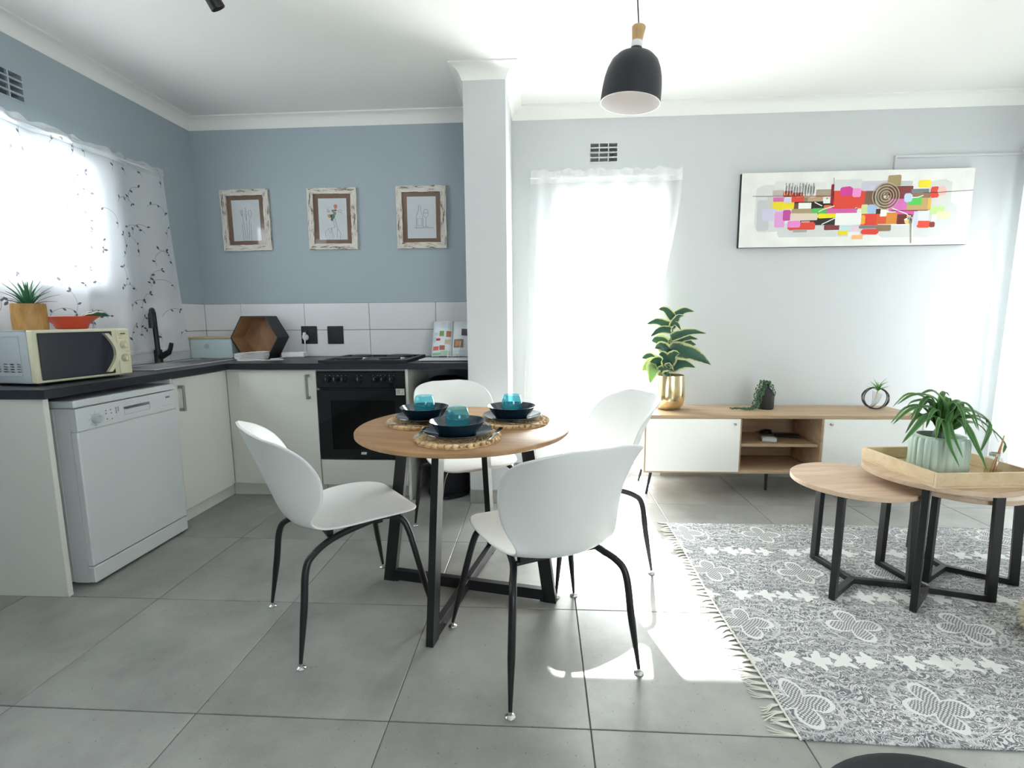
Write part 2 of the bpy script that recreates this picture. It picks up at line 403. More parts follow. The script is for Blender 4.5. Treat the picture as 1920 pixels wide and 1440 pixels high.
# splashback tiles
def splash(parent, a0, a1, joints, f):
    xs = [a0]+[j for j in joints if a0 < j < a1]+[a1]
    for z0, z1 in ((.915, 1.117), (1.117, 1.318)):
        for p, q in zip(xs, xs[1:]):
            m = MB(); f(m, p+.0018, z0+.0018, q-.0018, z1-.0018); m.build('tile', TILEW, parent)
part('tile_bed', GROUT, wall_bk, lambda m: m.box(X0, Y1-.004, .905, PX0, Y1, 1.318))
part('tile_bed', GROUT, wall_left, lambda m: m.box(X0, 1.7, .905, X0+.004, Y1-.004, 1.318))
splash(wall_bk, X0+.008, PX0, [-2.285, -1.79, -1.29, -.784], lambda m, p, z0, q, z1: m.box(p, Y1-.009, z0, q, Y1-.002, z1, .0012))
splash(wall_left, 1.7, Y1-.008, [2.3, 2.8, 3.3], lambda m, p, z0, q, z1: m.box(X0+.002, p, z0, X0+.009, q, z1, .0012))

# windows
def frame_window(name, u0, u1, v0, v1, mull, mapf, pane_map):
    """frame bars in (u,v) with depth t; mapf(u,v,t)->xyz"""
    root = None
    def bars(m, rects, t0, t1):
        for (a, b, c, d) in rects: m.cells([a, b], [c, d], lambda i, j: True, t0, t1, mapf)
    m = MB(); w = .05
    bars(m, [(u0, u0+w, v0, v1), (u1-w, u1, v0, v1), (u0+w, u1-w, v0, v0+w), (u0+w, u1-w, v1-w, v1)], -.04, .04)
    root = struct(fix_normals(m.build(name, WINF)))
    for q in mull:
        m = MB(); bars(m, [q], -.03, .03); fix_normals(m.build('mullion', WINF, root))
    m = MB(); m.cells([u0+w, u1-w], [v0+w, v1-w], lambda i, j: True, -.003, .003, mapf); fix_normals(m.build('pane', PANE, root))
    return root
frame_window('window_1', *KW, [(2.02, 2.08, 1.45, 2.05)], lambda u, v, t: (X0-.1+t, u, v), None)
dr = frame_window('door_1', *DW, [(.16, .80, .80, .88)], lambda u, v, t: (u, Y1+.1+t, v), None)
part('handle', STEEL, dr, lambda m: (m.box(.122, Y1+.03, .96, .142, Y1+.06, 1.10, .004), m.box(.122, Y1+.02, 1.03, .21, Y1+.035, 1.05, .004)))
frame_window('window_2', *SW, [(3.15, 3.20, .15, 1.95)], lambda u, v, t: (X1+.1+t, u, v), None)
frame_window('window_3', *RW, [(1.97, 2.03, .75, 2.05)], lambda u, v, t: (u, Y0-.1+t, v), None)

# ------------------------------------------------------------------ kitchen units
ZT, ZB = .915, .876                           # worktop faces
LX = -2.037                                   # front edge of the left run
BY = 3.095                                    # front edge of the back run
SK = (-2.47, -2.19, 2.72, 3.12)               # sink cut-out
HB = (-1.431, -.859, 3.1145, 3.6055)          # hob cut-out
def worktop(m):
    xs = [X0+.010, SK[0], SK[1], LX, HB[0], HB[1], PX0]; ys = sorted([1.895, SK[2], BY, HB[2], SK[3], HB[3], Y1-.010])
    def keep(i, j):
        u, v = (xs[i]+xs[i+1])/2, (ys[j]+ys[j+1])/2
        if SK[0] < u < SK[1] and SK[2] < v < SK[3]: return False
        if HB[0] < u < HB[1] and HB[2] < v < HB[3]: return False
        return u < LX or v > BY
    m.cells(xs, ys, keep, ZB, ZT, lambda u, v, t: (u, v, t))
o = part('kitchen_worktop', DARKTOP, None, worktop); fix_normals(o)
bvm = o.modifiers.new('bevel', 'BEVEL'); bvm.width = .004; bvm.segments = 2; bvm.limit_method = 'ANGLE'
setp(o, 'black laminate L-shaped kitchen worktop carrying sink and hob', 'worktop')
ep = part('end_panel', WHITE, None, lambda m: m.box(-2.565, 1.905, 0, -2.056, 1.928, ZB, .002))
setp(ep, 'white upright end panel closing off the worktop beside the dishwasher', 'panel')

def handle(m, p0, p1, out, w=.012, st=.028):
    """bar handle with square stand-offs; out = unit vector away from the door"""
    p0 = Vector(p0); p1 = Vector(p1); out = Vector(out)
    d = (p1-p0).normalized()
    m.bar(p0+out*st-d*.008, p1+out*st+d*.008, .016, .008, up=out, bv=.001)
    m.bar(p0, p0+out*st, .016, .016, up=d); m.bar(p1, p1+out*st, .016, .016, up=d)
# sink cabinet on the left run
c = thing('sink_cabinet', 'white sink base cabinet with slim vertical handle beside the dishwasher', 'cabinet', (-2.3, 2.9, 0))
part('body', WHITE, c, lambda m: m.box(-.25, -.28, .1, .22, .185, .70, .001))
part('side_panel', WHITE, c, lambda m: m.box(-.25, -.282, .1, .238, -.266, ZB, .001))
part('kickboard', WHITE, c, lambda m: m.box(.16, -.28, 0, .178, .30, .1, .001))
d = part('door', WHITE, c, lambda m: m.box(.221, -.262, .1, .239, .185, .870, .0015))
part('handle', GREYM, d, lambda m: handle(m, (.239, -.222, .69), (.239, -.222, .82), (1, 0, 0)))
part('corner_filler', WHITE, c, lambda m: m.box(.208, .187, .1, .224, .236, .874, .001))
# base cabinet on the back run
c = thing('base_cabinet', 'white base cabinet with vertical handle between the corner and the oven', 'cabinet', (-1.75, 3.12, 0))
part('body', WHITE, c, lambda m: m.box(-.30, .019, .1, .29, .55, ZB, .001))
part('kickboard', WHITE, c, lambda m: m.box(-.366, .07, 0, .29, .086, .1, .001))
d = part('door', WHITE, c, lambda m: m.box(-.232, 0, .1, .286, .018, .870, .0015))
part('handle', GREYM, d, lambda m: handle(m, (.237, 0, .69), (.237, 0, .835), (0, -1, 0)))
part('corner_filler', WHITE, c, lambda m: m.box(-.324, .016, .1, -.235, .030, .874, .001))
# oven housing
c = thing('oven_housing', 'white oven housing with a plain lower panel and tall right side panel', 'cabinet', (-1.16, 3.12, 0))
part('lower_panel', WHITE, c, lambda m: m.box(-.296, 0, .1, .284, .018, .272, .0015))
part('side_panel', WHITE, c, lambda m: m.box(.287, .0, 0, .305, .56, ZB, .001))
part('base', WHITE, c, lambda m: m.box(-.296, .02, .1, .284, .55, .118))
part('kickboard', WHITE, c, lambda m: m.box(-.296, .07, 0, .286, .086, .098, .001))
part('top_rail', GREYM, c, lambda m: m.box(-.296, .004, .862, .286, .02, ZB))
# oven
c = thing('built_in_oven', 'black glass built-in oven with a row of seven knobs below the hob', 'oven', (-1.165, 3.115, 0))
part('body', BLACKP, c, lambda m: m.box(-.28, .022, .28, .28, .50, .855))
fp = part('control_panel', GLOSSB, c, lambda m: m.box(-.293, 0, .752, .290, .022, .860, .003))
for kx in (-.216, -.163, -.110, -.008, .098, .148, .203):
    kn = part('knob', BLACKP, fp, lambda m: (m.lathe([(0, .030), (.014, .030), (.017, .022), (.019, .004), (.021, 0)], 20, T(kx, 0, .808) @ RX(PI/2)), m.box(kx-.003, -.036, .794, kx+.003, -.028, .824, .001)), 40)
    part('mark', LGREY, fp, lambda m: (m.box(kx-.0008, -.0372, .806, kx+.0008, -.0358, .822), m.box(kx-.016, -.0006, .832, kx-.012, .0005, .835), m.box(kx+.012, -.0006, .832, kx+.016, .0005, .835)), kind='stuff')
dd = part('door', GLOSSB, c, lambda m: m.cells([-.293, -.205, .220, .290], [.279, .345, .672, .738], lambda i, j: not (i == 1 and j == 1), 0, .022, lambda u, v, t: (u, t, v)))
fix_normals(dd)
part('handle_recess', BLACKP, c, lambda m: m.box(-.22, .016, .738, .22, .022, .752))
part('window', thin_glass('oven_window', (112, 118, 120)), dd, lambda m: m.box(-.205, .004, .345, .220, .010, .672))
part('shelf_rail', STEEL, dd, lambda m: (m.tube([(-.20, .016, .40), (.215, .016, .40)], .001, 6), m.tube([(-.197, .016, .39), (-.204, .016, .60)], .0015, 6)))
part('badge', LGREY, dd, lambda m: m.prism([(-.02, -.008), (.016, -.008), (.02, .008), (-.016, .008)], 0, .0008, T(0, -.0002, .318) @ RX(PI/2)))
st = part('sticker', mat('sticker_paper', (206, 202, 198), .7), c, lambda m: m.box(.229, -.0012, .706, .286, -.0002, .748))
def stk(m):
    m.tube([(.266, -.0016, .712), (.274, -.0016, .730), (.282, -.0016, .712), (.266, -.0016, .712)], .0008, 5)
    m.tube([(.268, -.0016, .738), (.276, -.0016, .744), (.283, -.0016, .736)], .0008, 5)
    for k in range(5): m.box(.233, -.0018, .714+k*.006, .258, -.0012, .716+k*.006)
part('sticker_print', mat('ink', (70, 66, 66), .7), st, stk)
# hob
c = thing('electric_hob', 'black four-plate electric hob set into the worktop above the oven', 'hob', (-1.145, 3.36, ZT))
part('tray', BLACKP, c, lambda m: m.box(-.285, -.245, -.02, .285, .245, .007, .005))
part('frame', BLACKM, c, lambda m: m.cells([-.292, -.262, -.006, .006, .262, .292], [-.252, -.222, .222, .252], lambda i, j: i in (0, 4) or j in (0, 2), .002, .019, lambda u, v, t: (u, v, t)))
for (px, py, r) in ((-.14, -.11, .088), (.135, -.11, .072), (-.135, .115, .072), (.14, .115, .088)):
    q = part('hot_plate', mat('cast_iron_plate', (24, 25, 28), .45), c, lambda m: m.lathe([(0, .027), (r*.3, .027), (r*.32, .025), (r*.36, .027), (r*.6, .027), (r*.62, .0255), (r*.66, .027), (r*.95, .027), (r, .024), (r, .006), (0, .006)], 32, T(px, py, 0)), 30)
    part('trim_ring', STEEL, q, lambda m: m.lathe([(r, .007), (r+.007, .007), (r+.006, .014), (r, .0145)], 32, T(px, py, 0), closed=True), 40)
# dishwasher
c = thing('dishwasher', 'white freestanding dishwasher with dial and recessed handle under the worktop', 'dishwasher', (-2.29, 2.30, 0))
part('body', WHITE2, c, lambda m: (m.box(-.27, -.298, .013, .17, .298, .817, .004), m.box(.17, -.298, .013, .236, -.28, .817), m.box(.17, .28, .013, .236, .298, .817), m.box(.17, -.28, .013, .236, .28, .09), m.box(.17, -.28, .80, .236, .28, .817)))
for x in (-.2, .12):
    for y in (-.25, .25): part('foot', BLACKP, c, lambda m: m.cyl(.018, 0, .02, 12, T(x, y, 0)))
part('top', WHITE2, c, lambda m: m.box(-.27, -.300, .819, .268, .300, .850, .004))
dd = part('door', WHITE2, c, lambda m: m.box(.237, -.298, .092, .270, .298, .713, .005))
part('plinth', WHITE2, c, lambda m: m.box(.2368, -.298, .012, .270, .298, .087, .004))
cp = part('control_panel', WHITE2, c, lambda m: m.cells([-.298, -.048, .112, .298], [.715, .742, .782, .815], lambda i, j: not (i == 1 and j == 1), .237, .270, lambda u, v, t: (t, u, v)))
fix_normals(cp)
part('handle_recess', WHITE2, cp, lambda m: (m.box(.172, -.058, .73, .176, .122, .795), m.box(.176, -.058, .73, .236, -.052, .795), m.box(.176, .116, .73, .236, .122, .795), m.box(.176, -.052, .73, .236, .116, .736), m.box(.176, -.052, .789, .236, .116, .795)))
part('handle_lip', WHITE2, cp, lambda m: m.add([(.269, -.046, .768), (.269, .110, .768), (.246, .110, .743), (.246, -.046, .743), (.269, -.046, .743), (.269, .110, .743)], [(0, 1, 2, 3), (0, 4, 5, 1), (4, 3, 2, 5), (0, 3, 4), (1, 5, 2)]))
kn = part('knob', LGREY, cp, lambda m: m.lathe([(0, .022), (.017, .022), (.020, .018), (.022, 0)], 24, T(.270, -.205, .756) @ RY(PI/2)), 40)  # grey on the white panel: the knob's shading is put into its colour
part('dial_marks', LGREY, cp, lambda m: [m.box(.2700, -.205+.030*cos(a)-.0025, .756+.030*sin(a)-.0025, .2706, -.205+.030*cos(a)+.0025, .756+.030*sin(a)+.0025) for a in [k*PI/4 for k in range(8)]])
part('button', mat('grey_ink', (120, 126, 130), .5), cp, lambda m: [m.box(.2700, y-.003, z-.0025, .2708, y+.003, z+.0025) for y, z in ((-.148, .782), (-.122, .782), (-.148, .768), (-.120, .766), (-.092, .786), (-.092, .778), (-.092, .770), (-.092, .762), (-.080, .786), (-.080, .778), (-.080, .770), (-.145, .742), (-.118, .738))], kind='stuff')
part('badge', mat('grey_badge', (150, 156, 160), .4, .4), cp, lambda m: [m.box(.2700, .222+k*.0075, .780, .2708, .228+k*.0075, .790) for k in range(4)])
part('badge_line', LGREY, cp, lambda m: m.box(.2700, .19, .742, .2704, .26, .744))
# bin
c = thing('pedal_bin', 'tall black cylindrical bin in the gap between oven and pillar', 'bin', (-.635, 3.275, 0))
part('body', BLACKP, c, lambda m: m.lathe([(0, 0), (.128, 0), (.135, .012), (.137, .70), (.137, .74), (0, .74)], 40), 40)
part('base_ring', BLACKP, c, lambda m: m.lathe([(.128, .004), (.141, .004), (.141, .028), (.137, .03)], 40), 40)
part('lid', BLACKP, c, lambda m: m.lathe([(.139, .742), (.141, .76), (.13, .79), (.08, .812), (0, .82)], 40), 60)
part('pedal', BLACKM, c, lambda m: m.box(-.03, -.165, .012, .03, -.13, .024, .004))
# sink
c = thing('sink', 'stainless steel inset sink with drainer in the dark worktop', 'sink', (-2.33, 3.10, ZT))
def sinkm(m):
    m.cells([-.15, -.13, .13, .165], [-.46, -.37, .01, .365], lambda i, j: not (i == 1 and j == 1), .0005, .004, lambda u, v, t: (u, v, t))
part('rim', STEEL, c, sinkm)
part('bowl', STEEL, c, lambda m: m.grid(12, 2, lambda u, v: (0, 0, 0)) if False else m.add(
    [(-.13, -.37, .003), (.13, -.37, .003), (.13, .01, .003), (-.13, .01, .003), (-.115, -.35, -.15), (.115, -.35, -.15), (.115, -.01, -.15), (-.115, -.01, -.15)],
    [(0, 4, 5, 1), (1, 5, 6, 2), (2, 6, 7, 3), (3, 7, 4, 0), (4, 7, 6, 5)]))
part('edge_bead', mat('rim_gleam_steel', (232, 234, 234), .35, .7), c, lambda m: m.tube([(-.15, -.46, .005), (.165, -.46, .005), (.165, .365, .005), (-.15, .365, .005), (-.15, -.46, .005)], .004, 6), 60)  # paler than the sink: gleam of the lit rim painted into the colour
part('drainer_groove', STEEL, c, lambda m: [m.tube([(-.11+k*.04, .06, .004), (-.11+k*.04, .34, .004)], .003, 6) for k in range(6)], 60)
part('drain', STEEL, c, lambda m: m.cyl(.03, -.1495, -.147, 20, T(0, -.18, 0)))
# tap
c = thing('mixer_tap', 'matt black swan-neck mixer tap with side lever behind the sink', 'tap', (-2.509, 3.11, ZT))
part('body', BLACKM, c, lambda m: m.lathe([(0, 0), (.024, 0), (.024, .085), (.020, .092), (0, .092)], 24), 40)
nk = part('neck', BLACKM, c, lambda m: m.tube([(0, 0, .08), (0, -.002, .18), (.0, -.004, .29)] + [(.035-.035*cos(a), -.004, .29+.06*sin(a)) for a in [PI*k/10 for k in range(1, 10)]] + [(.072, -.004, .285)], .0145, 12), 60)
nk.rotation_euler = (0, 0, rad(-62))
sp_ = part('spout', BLACKM, c, lambda m: m.tube([(.071, -.004, .325), (.073, -.004, .30), (.076, -.004, .235)], [.016, .018, .018], 14), 40)
sp_.rotation_euler = (0, 0, rad(-62))
part('lever', BLACKM, c, lambda m: (m.tube([(.0, 0, .04), (.035, .0, .055), (.075, .0, .075)], [.022, .021, .017], 12), m.tube([(.07, 0, .07), (.085, 0, .095), (.098, 0, .135)], [.016, .013, .012], 12)), 60)

# ------------------------------------------------------------------ dining table and chairs
DTC = (-.328, 2.044)
c = thing('dining_table', 'round oak dining table on crossed black metal legs', 'table', (*DTC, 0), rad(-11.5))
part('tabletop', TOPWOOD, c, lambda m: m.lathe([(0, .725), (.440, .725), (.445, .729), (.445, .741), (.440, .745), (0, .745)], 96), 40)
def frame_mesh(m):
    """trapezoid frame in local xz: slanted legs, floor bar, top bar"""
    w, t = .052, .028
    for sx in (-1, 1):
        pts = [(sx*.402, 0), (sx*.348, 0), (sx*.244, .724), (sx*.298, .724)]
        if sx < 0: pts = pts[::-1]
        m.prism(pts, -t/2, t/2, RX(PI/2))
    m.box(-.36, -t/2, .008, .36, t/2, .055, .001); m.box(-.29, -t/2, .700, .29, t/2, .7245, .001)
for a in (0, PI/2):
    f = part('leg_frame', BLACKM, c, frame_mesh); f.rotation_euler = (0, 0, a); fix_normals(f)
    for sx in (-1, 1): g = part('glide', BLACKP, f, lambda m: m.cyl(.012, 0, .010, 12, T(sx*.34, 0, 0)))
for k in range(4):
    a = PI/4+k*PI/2
    part('screw', CHROME, c, lambda m: m.cyl(.006, .718, .7255, 10, T(.2*cos(a), .2*sin(a), 0)))

def make_chair():
    c = thing('dining_chair', 'x', 'chair')
    # profile: y (forward), z, half width, edge lift towards the sitter at |x|=.23
    prof = [(.238, .437, .060, .000), (.237, .441, .130, .000), (.230, .447, .172, .000), (.205, .453, .203, .000), (.16, .455, .222, .004), (.10, .453, .231, .010),
            (.02, .445, .228, .018), (-.06, .436, .212, .024), (-.125, .432, .188, .034), (-.170, .437, .178, .056), (-.205, .455, .184, .086), (-.230, .490, .202, .116),
            (-.250, .540, .219, .132), (-.270, .600, .230, .134), (-.290, .660, .234, .122), (-.310, .715, .230, .104), (-.327, .762, .213, .082), (-.339, .795, .184, .054), (-.346, .816, .142, .040), (-.349, .828, .080, .032)]
    P = catmull([(p[0], p[1], 0) for p in prof], 3); Wd = catmull([(p[2], p[3], 0) for p in prof], 3)
    n = len(P); cols = 21; vs = []; fs = []
    for i in range(n):
        d = (P[min(i+1, n-1)]-P[max(i-1, 0)]).normalized(); nrm = Vector((-d.y, d.x)) * -1     # (y,z) plane, towards sitter
        w, lift = max(Wd[i].x, .01), Wd[i].y
        for k in range(cols):
            u = -1+2*k/(cols-1); u = sin(u*PI/2)*.35+u*.65; x = w*u; o = lift*(abs(x)/.23)**2.2
            vs.append((x, P[i].x+nrm.x*o, P[i].y+nrm.y*o))
    for i in range(n-1):
        for k in range(cols-1): fs.append((i*cols+k, i*cols+k+1, (i+1)*cols+k+1, (i+1)*cols+k))
    m = MB(); m.add(vs, fs); s = m.build('shell', PLASTIC_W, c, 180)
    md = s.modifiers.new('thick', 'SOLIDIFY'); md.thickness = .009; md.offset = 0
    md = s.modifiers.new('smooth', 'SUBSURF'); md.levels = 1; md.render_levels = 1
    for sx in (-1, 1):
        path = catmull([(sx*.235, -.250, .016), (sx*.218, -.224, .20), (sx*.206, -.207, .335), (sx*.190, -.172, .378), (sx*.155, -.09, .402), (sx*.140, .03, .420), (sx*.146, .115, .431), (sx*.176, .160, .418), (sx*.200, .182, .370), (sx*.235, .215, .20), (sx*.270, .250, .016)], 6)
        L = len(path)
        for nm, seg in (('rear_leg', path[:19]), ('side_rail', path[18:43]), ('front_leg', path[42:])):
            rr = [.006+min(.0065, .0065*max(0, (p.z-.016))/.16) for p in seg]
            part('leg' if 'leg' in nm else nm, BLACKM, c, lambda m: m.tube(seg, rr, 10), 60)
        for fx, fy in ((.235, -.25), (.27, .25)):
            part('foot_glide', CHROME, c, lambda m: m.lathe([(0, 0), (.0155, 0), (.017, .003), (.015, .006), (.006, .009), (.006, .020), (0, .020)], 16, T(sx*fx, fy, 0)), 40)
    part('cross_rail', BLACKM, c, lambda m: (m.tube([(-.150, -.10, .401), (0, -.10, .405), (.150, -.10, .401)], .009, 8), m.tube([(-.142, .09, .429), (.142, .09, .429)], .009, 8)), 60)
    for sx in (-1, 1):
        for y in (-.1, .09): part('bracket', BLACKM, c, lambda m: m.box(sx*.12-.02, y-.012, .405, sx*.12+.02, y+.012, .428, .002))
    return c
CH = [((-.785, 1.86), (.768, .64), 'white shell chair at the round table standing nearest the dishwasher'),
      ((.008, 1.673), (-.44, .898), 'white shell chair at the round table with its back turned to the rug corner tassels'),
      ((.197, 2.345), (-.93, -.37), 'white shell chair at the round table in front of the sheer-curtained glass door'),
      ((-.404, 2.608), (.48, -.876), 'white shell chair between the round table and the black bin')]
proto = make_chair()
for i, ((x, y), g, lab) in enumerate(CH):
    o = proto if i == 0 else tree_copy(proto)
    o.location = (x, y, 0); o.rotation_euler = (0, 0, math.atan2(-g[0], g[1])); o['label'] = lab; o['group'] = 'white dining chairs'
    o['category'] = 'chair'

# place settings
ZT2 = .745
def placemat(name):
    m = MB(); R = .168; rings = 6
    for k in range(rings):
        r = .016+(R-.026)*(k+.5)/rings; n = max(6, int(2*PI*r/.024)); th = .0062 if k < rings-1 else .0088
        for q in range(n):
            for s_ in (-1, 1):
                a = 2*PI*(q+(.25 if s_ > 0 else 0))/n
                M = RZ(a) @ T(r+s_*.006, 0, th*.95+(.0008 if s_ > 0 else 0)) @ RZ(s_*.65)
                m.ball((0, 0, 0), .0088, .0185, th, 6, 4, M)
    m.cyl(R-.006, .001, .004, 32)
    return m
c = None
pm = placemat('m').build('braid', SEAG, None, 180); PMESH = pm.data; bpy.data.objects.remove(pm)
sets = [(-.312, 1.800), (-.505, 2.090), (-.128, 2.118)]
names = ['farthest from the kitchen wall', 'on the oven side', 'on the glass door side']
for i, (x, y) in enumerate(sets):
    w = names[i]
    o = bpy.data.objects.new('placemat', PMESH); COL.objects.link(o); o.location = (x, y, ZT2); o.rotation_euler = (0, 0, i*1.1)
    setp(o, 'round braided seagrass placemat '+w+' of the dining table', 'placemat', 'seagrass placemats')
    zp = ZT2+.0165
    p = thing('dinner_plate', 'navy dinner plate under a bowl, '+w+' of the dining table', 'plate', (x+.002, y+.004, zp), 0, 'navy dinner plates')
    part('glaze', NAVY, p, lambda m: m.lathe([(0, .004), (.070, .004), (.082, .006), (.118, .016), (.127, .0185), (.128, .0165), (.119, .0125)], 64), 60)
    part('underside', CLAYRIM, p, lambda m: m.lathe([(.119, .0125), (.082, .002), (.075, 0), (0, 0)], 64), 60)
    bz = zp+.0045
    p = thing('bowl', 'wide navy bowl on a plate, '+w+' of the dining table', 'bowl', (x, y, bz), 0, 'navy bowls')
    part('glaze', NAVY, p, lambda m: m.lathe([(0, .009), (.060, .010), (.074, .016), (.092, .037), (.1035, .051), (.105, .0505), (.097, .040)], 64), 60)
    part('underside', NAVY, p, lambda m: m.lathe([(.097, .040), (.083, .018), (.072, .004), (.066, 0), (0, 0)], 64), 60)
    gz = bz+.0095
    p = thing('tumbler', 'teal glass tumbler in the bowl '+w+' of the dining table', 'glass', (x+.001, y, gz), 0, 'teal tumblers')
    part('glass', TEAL, p, lambda m: m.lathe([(0, 0), (.029, 0), (.034, .004), (.0425, .025), (.0450, .045), (.0430, .065), (.0370, .088), (.0360, .089), (.0350, .088), (.0412, .065), (.0430, .045), (.0405, .026), (.032, .008), (0, .007)], 48), 180)
# cutlery
def fork(m):
    m.bar((0, -.105, .003), (0, .02, .005), .009, .0025); m.box(-.011, .018, .0045, .011, .05, .0068, .001)
    for k in range(4): m.box(-.0105+k*.0058, .05, .0045, -.0072+k*.0058, .092, .0065)
def knife(m):
    m.bar((0, -.11, .003), (0, 0, .004), .011, .004); m.box(-.008, 0, .003, .009, .10, .0045, .0008)
def cutlery(kind, x, y, a, lab, tilt=0):
    o = part(kind, CHROME, None, fork if kind == 'fork' else knife); o.location = (x, y, ZT2+.0165); o.rotation_euler = (tilt, 0, a); setp(o, lab, 'cutlery', 'cutlery on the placemats')
cutlery('fork', -.452, 1.822, rad(-3), 'steel fork lying on the placemat farthest from the kitchen wall, on its dishwasher side')
cutlery('knife', -.170, 1.815, rad(-8), 'steel knife lying on the placemat farthest from the kitchen wall, on its rug side')
cutlery('knife', -.545, 1.958, rad(75), 'steel knife lying across the placemat on the oven side of the table')
cutlery('fork', -.085, 1.985, rad(82), 'steel fork lying across the placemat on the glass door side of the table')
cutlery('knife', -.236, 2.02, rad(20), 'steel knife beside the plates on the glass door side of the table')

# ------------------------------------------------------------------ pendant and spot
c = thing('pendant_lamp', 'black dome pendant lamp with wooden neck hanging from the ceiling', 'lamp', (.366, 2.2, ZC))
dz = 2.065-ZC
TM = T(0, 0, dz) @ RY(rad(5.5)) @ RX(rad(1.5))
part('cord', BLACKP, c, lambda m: m.tube([(.0275, -.0075, dz+.285), (.020, -.005, dz+.40), (0, 0, 0)], .0028, 8), 60)
part('ceiling_cup', BLACKM, c, lambda m: m.lathe([(0, 0), (.045, 0), (.045, -.02), (.03, -.03), (0, -.03)], 24), 40)
part('neck', wood('beech', (214, 176, 126), (190, 150, 100), (20, 20, 3)), c, lambda m: m.lathe([(0, .290), (.026, .290), (.028, .286), (.024, .262), (.021, .240), (.0225, .235), (0, .235)], 32, TM), 40)
part('collar', mat('white_collar', (235, 235, 235), .4), c, lambda m: m.lathe([(.0215, .236), (.0225, .233), (.0235, .212), (.0215, .210)], 32, TM), 60)
SHP = [(.022, .214), (.0245, .200), (.028, .195), (.050, .190), (.074, .178), (.094, .157), (.107, .128), (.115, .095), (.119, .06), (.121, .02), (.1215, .0)]
sh = part('shade', mat('black_shade', (28, 31, 40), .5), c, lambda m: m.lathe(SHP, 64, TM), 60)
part('lining', mat('white_lining', (236, 232, 230), .6), sh, lambda m: m.lathe([(.1215, 0), (.119, .0005)]+[(r-.003, z-.003) for r, z in SHP[::-1][1:]]+[(0, .205)], 64, TM), 60)
part('bulb', mat('opal_bulb', (240, 238, 234), .4), c, lambda m: m.lathe([(0, .06), (.018, .065), (.028, .085), (.026, .11), (.014, .135), (.013, .20)], 24, TM), 60)
c = thing('ceiling_spotlight', 'black spotlight head on the kitchen ceiling', 'lamp', (-1.375, 2.15, ZC-.022))
part('base', BLACKM, c, lambda m: m.lathe([(0, .022), (.05, .022), (.05, -.02), (0, -.02)], 32), 40)
part('stem', BLACKM, c, lambda m: m.tube([(0, 0, -.018), (0, 0, -.06)], .008, 10), 60)
part('head', BLACKM, c, lambda m: m.lathe([(0, .055), (.018, .055), (.028, .04), (.030, -.06), (.028, -.062), (.026, -.05), (0, -.045)], 32, T(-.0, .02, -.085) @ RX(rad(28)) @ RY(rad(-20))), 40)

# ------------------------------------------------------------------ tv unit
c = thing('tv_unit', 'long oak TV unit with two white doors and open middle shelves', 'tv unit', (1.55, 3.45, 0))
hw, yf, yb, z0, z1 = .872, -.228, .152, .172, .560
part('top_board', TVWOOD, c, lambda m: m.box(-hw, yf, z1-.022, hw, yb, z1, .0015))
part('bottom_board', TVWOOD, c, lambda m: m.box(-hw, yf, z0, hw, yb, z0+.022, .0015))
for x in (-hw, hw-.018): part('side_board', TVWOOD, c, lambda m: m.box(x, yf, z0+.022, x+.018, yb, z1-.022, .001))
for x in (-.268, .250): part('divider', TVWOOD, c, lambda m: m.box(x, yf+.004, z0+.022, x+.018, yb, z1-.022, .001))
part('back_board', TVWOOD, c, lambda m: m.box(-hw+.018, yb-.010, z0+.022, hw-.018, yb-.002, z1-.022))
part('shelf', TVWOOD, c, lambda m: m.box(-.250, yf+.03, .345, .250, yb-.010, .365, .001))
DOORW = mat('white_door_lacquer', (240, 240, 236), .35)
for x0, x1, kx in ((-hw+.010, -.262, -.300), (.262, hw-.010, .300)):
    d = part('door', DOORW, c, lambda m: m.box(x0, yf-.004, z0+.012, x1, yf+.012, z1-.024, .001))
    part('knob', mat('pewter_knob', (190, 186, 172), .3, .8), d, lambda m: m.lathe([(0, .022), (.006, .022), (.008, .018), (.006, .010), (.004, .008), (.004, 0)], 16, T(kx, yf-.004, .505) @ RX(PI/2)), 60)
for x, y, sx, sy in ((-.80, -.13, -1, -.6), (.80, -.13, 1, -.6), (-.80, .10, -1, .6), (.80, .10, 1, .6), (0, -.05, 0, 0)):
    part('leg', BLACKM, c, lambda m: m.tube([(x, y, z0+.001), (x+sx*.035, y+sy*.035, 0)], [.012, .008], 12), 60)

# small things inside the tv unit
o = part('sensor_box', WHITE2, None, lambda m: (m.box(-.045, -.028, 0, .045, .028, .028, .004), m.box(-.02, -.018, .028, .03, .018, .0295)))
o.location = (1.52, 3.33, .365); o.rotation_euler = (0, 0, rad(-14)); setp(o, 'small white plastic box with dark window on the TV unit shelf', 'box')
o = part('remote_control', BLACKP, None, lambda m: (m.box(-.03, -.075, 0, .03, .075, .020, .006), m.box(-.018, -.06, .02, .018, .03, .022, .001)))
o.location = (1.70, 3.46, .365); o.rotation_euler = (0, 0, rad(72)); setp(o, 'black remote control lying at the back of the TV unit shelf', 'remote control')
o = part('coiled_lead', BLACKP, None, lambda m: m.tube([(.035*cos(a)*(1+.1*sin(2.3*a)), .022*sin(a), .006+.0012*a) for a in [k*.35 for k in range(60)]], .004, 6), 60)
o.location = (1.585, 3.52, .365); setp(o, 'coiled black lead behind the white box on the TV unit shelf', 'cable')

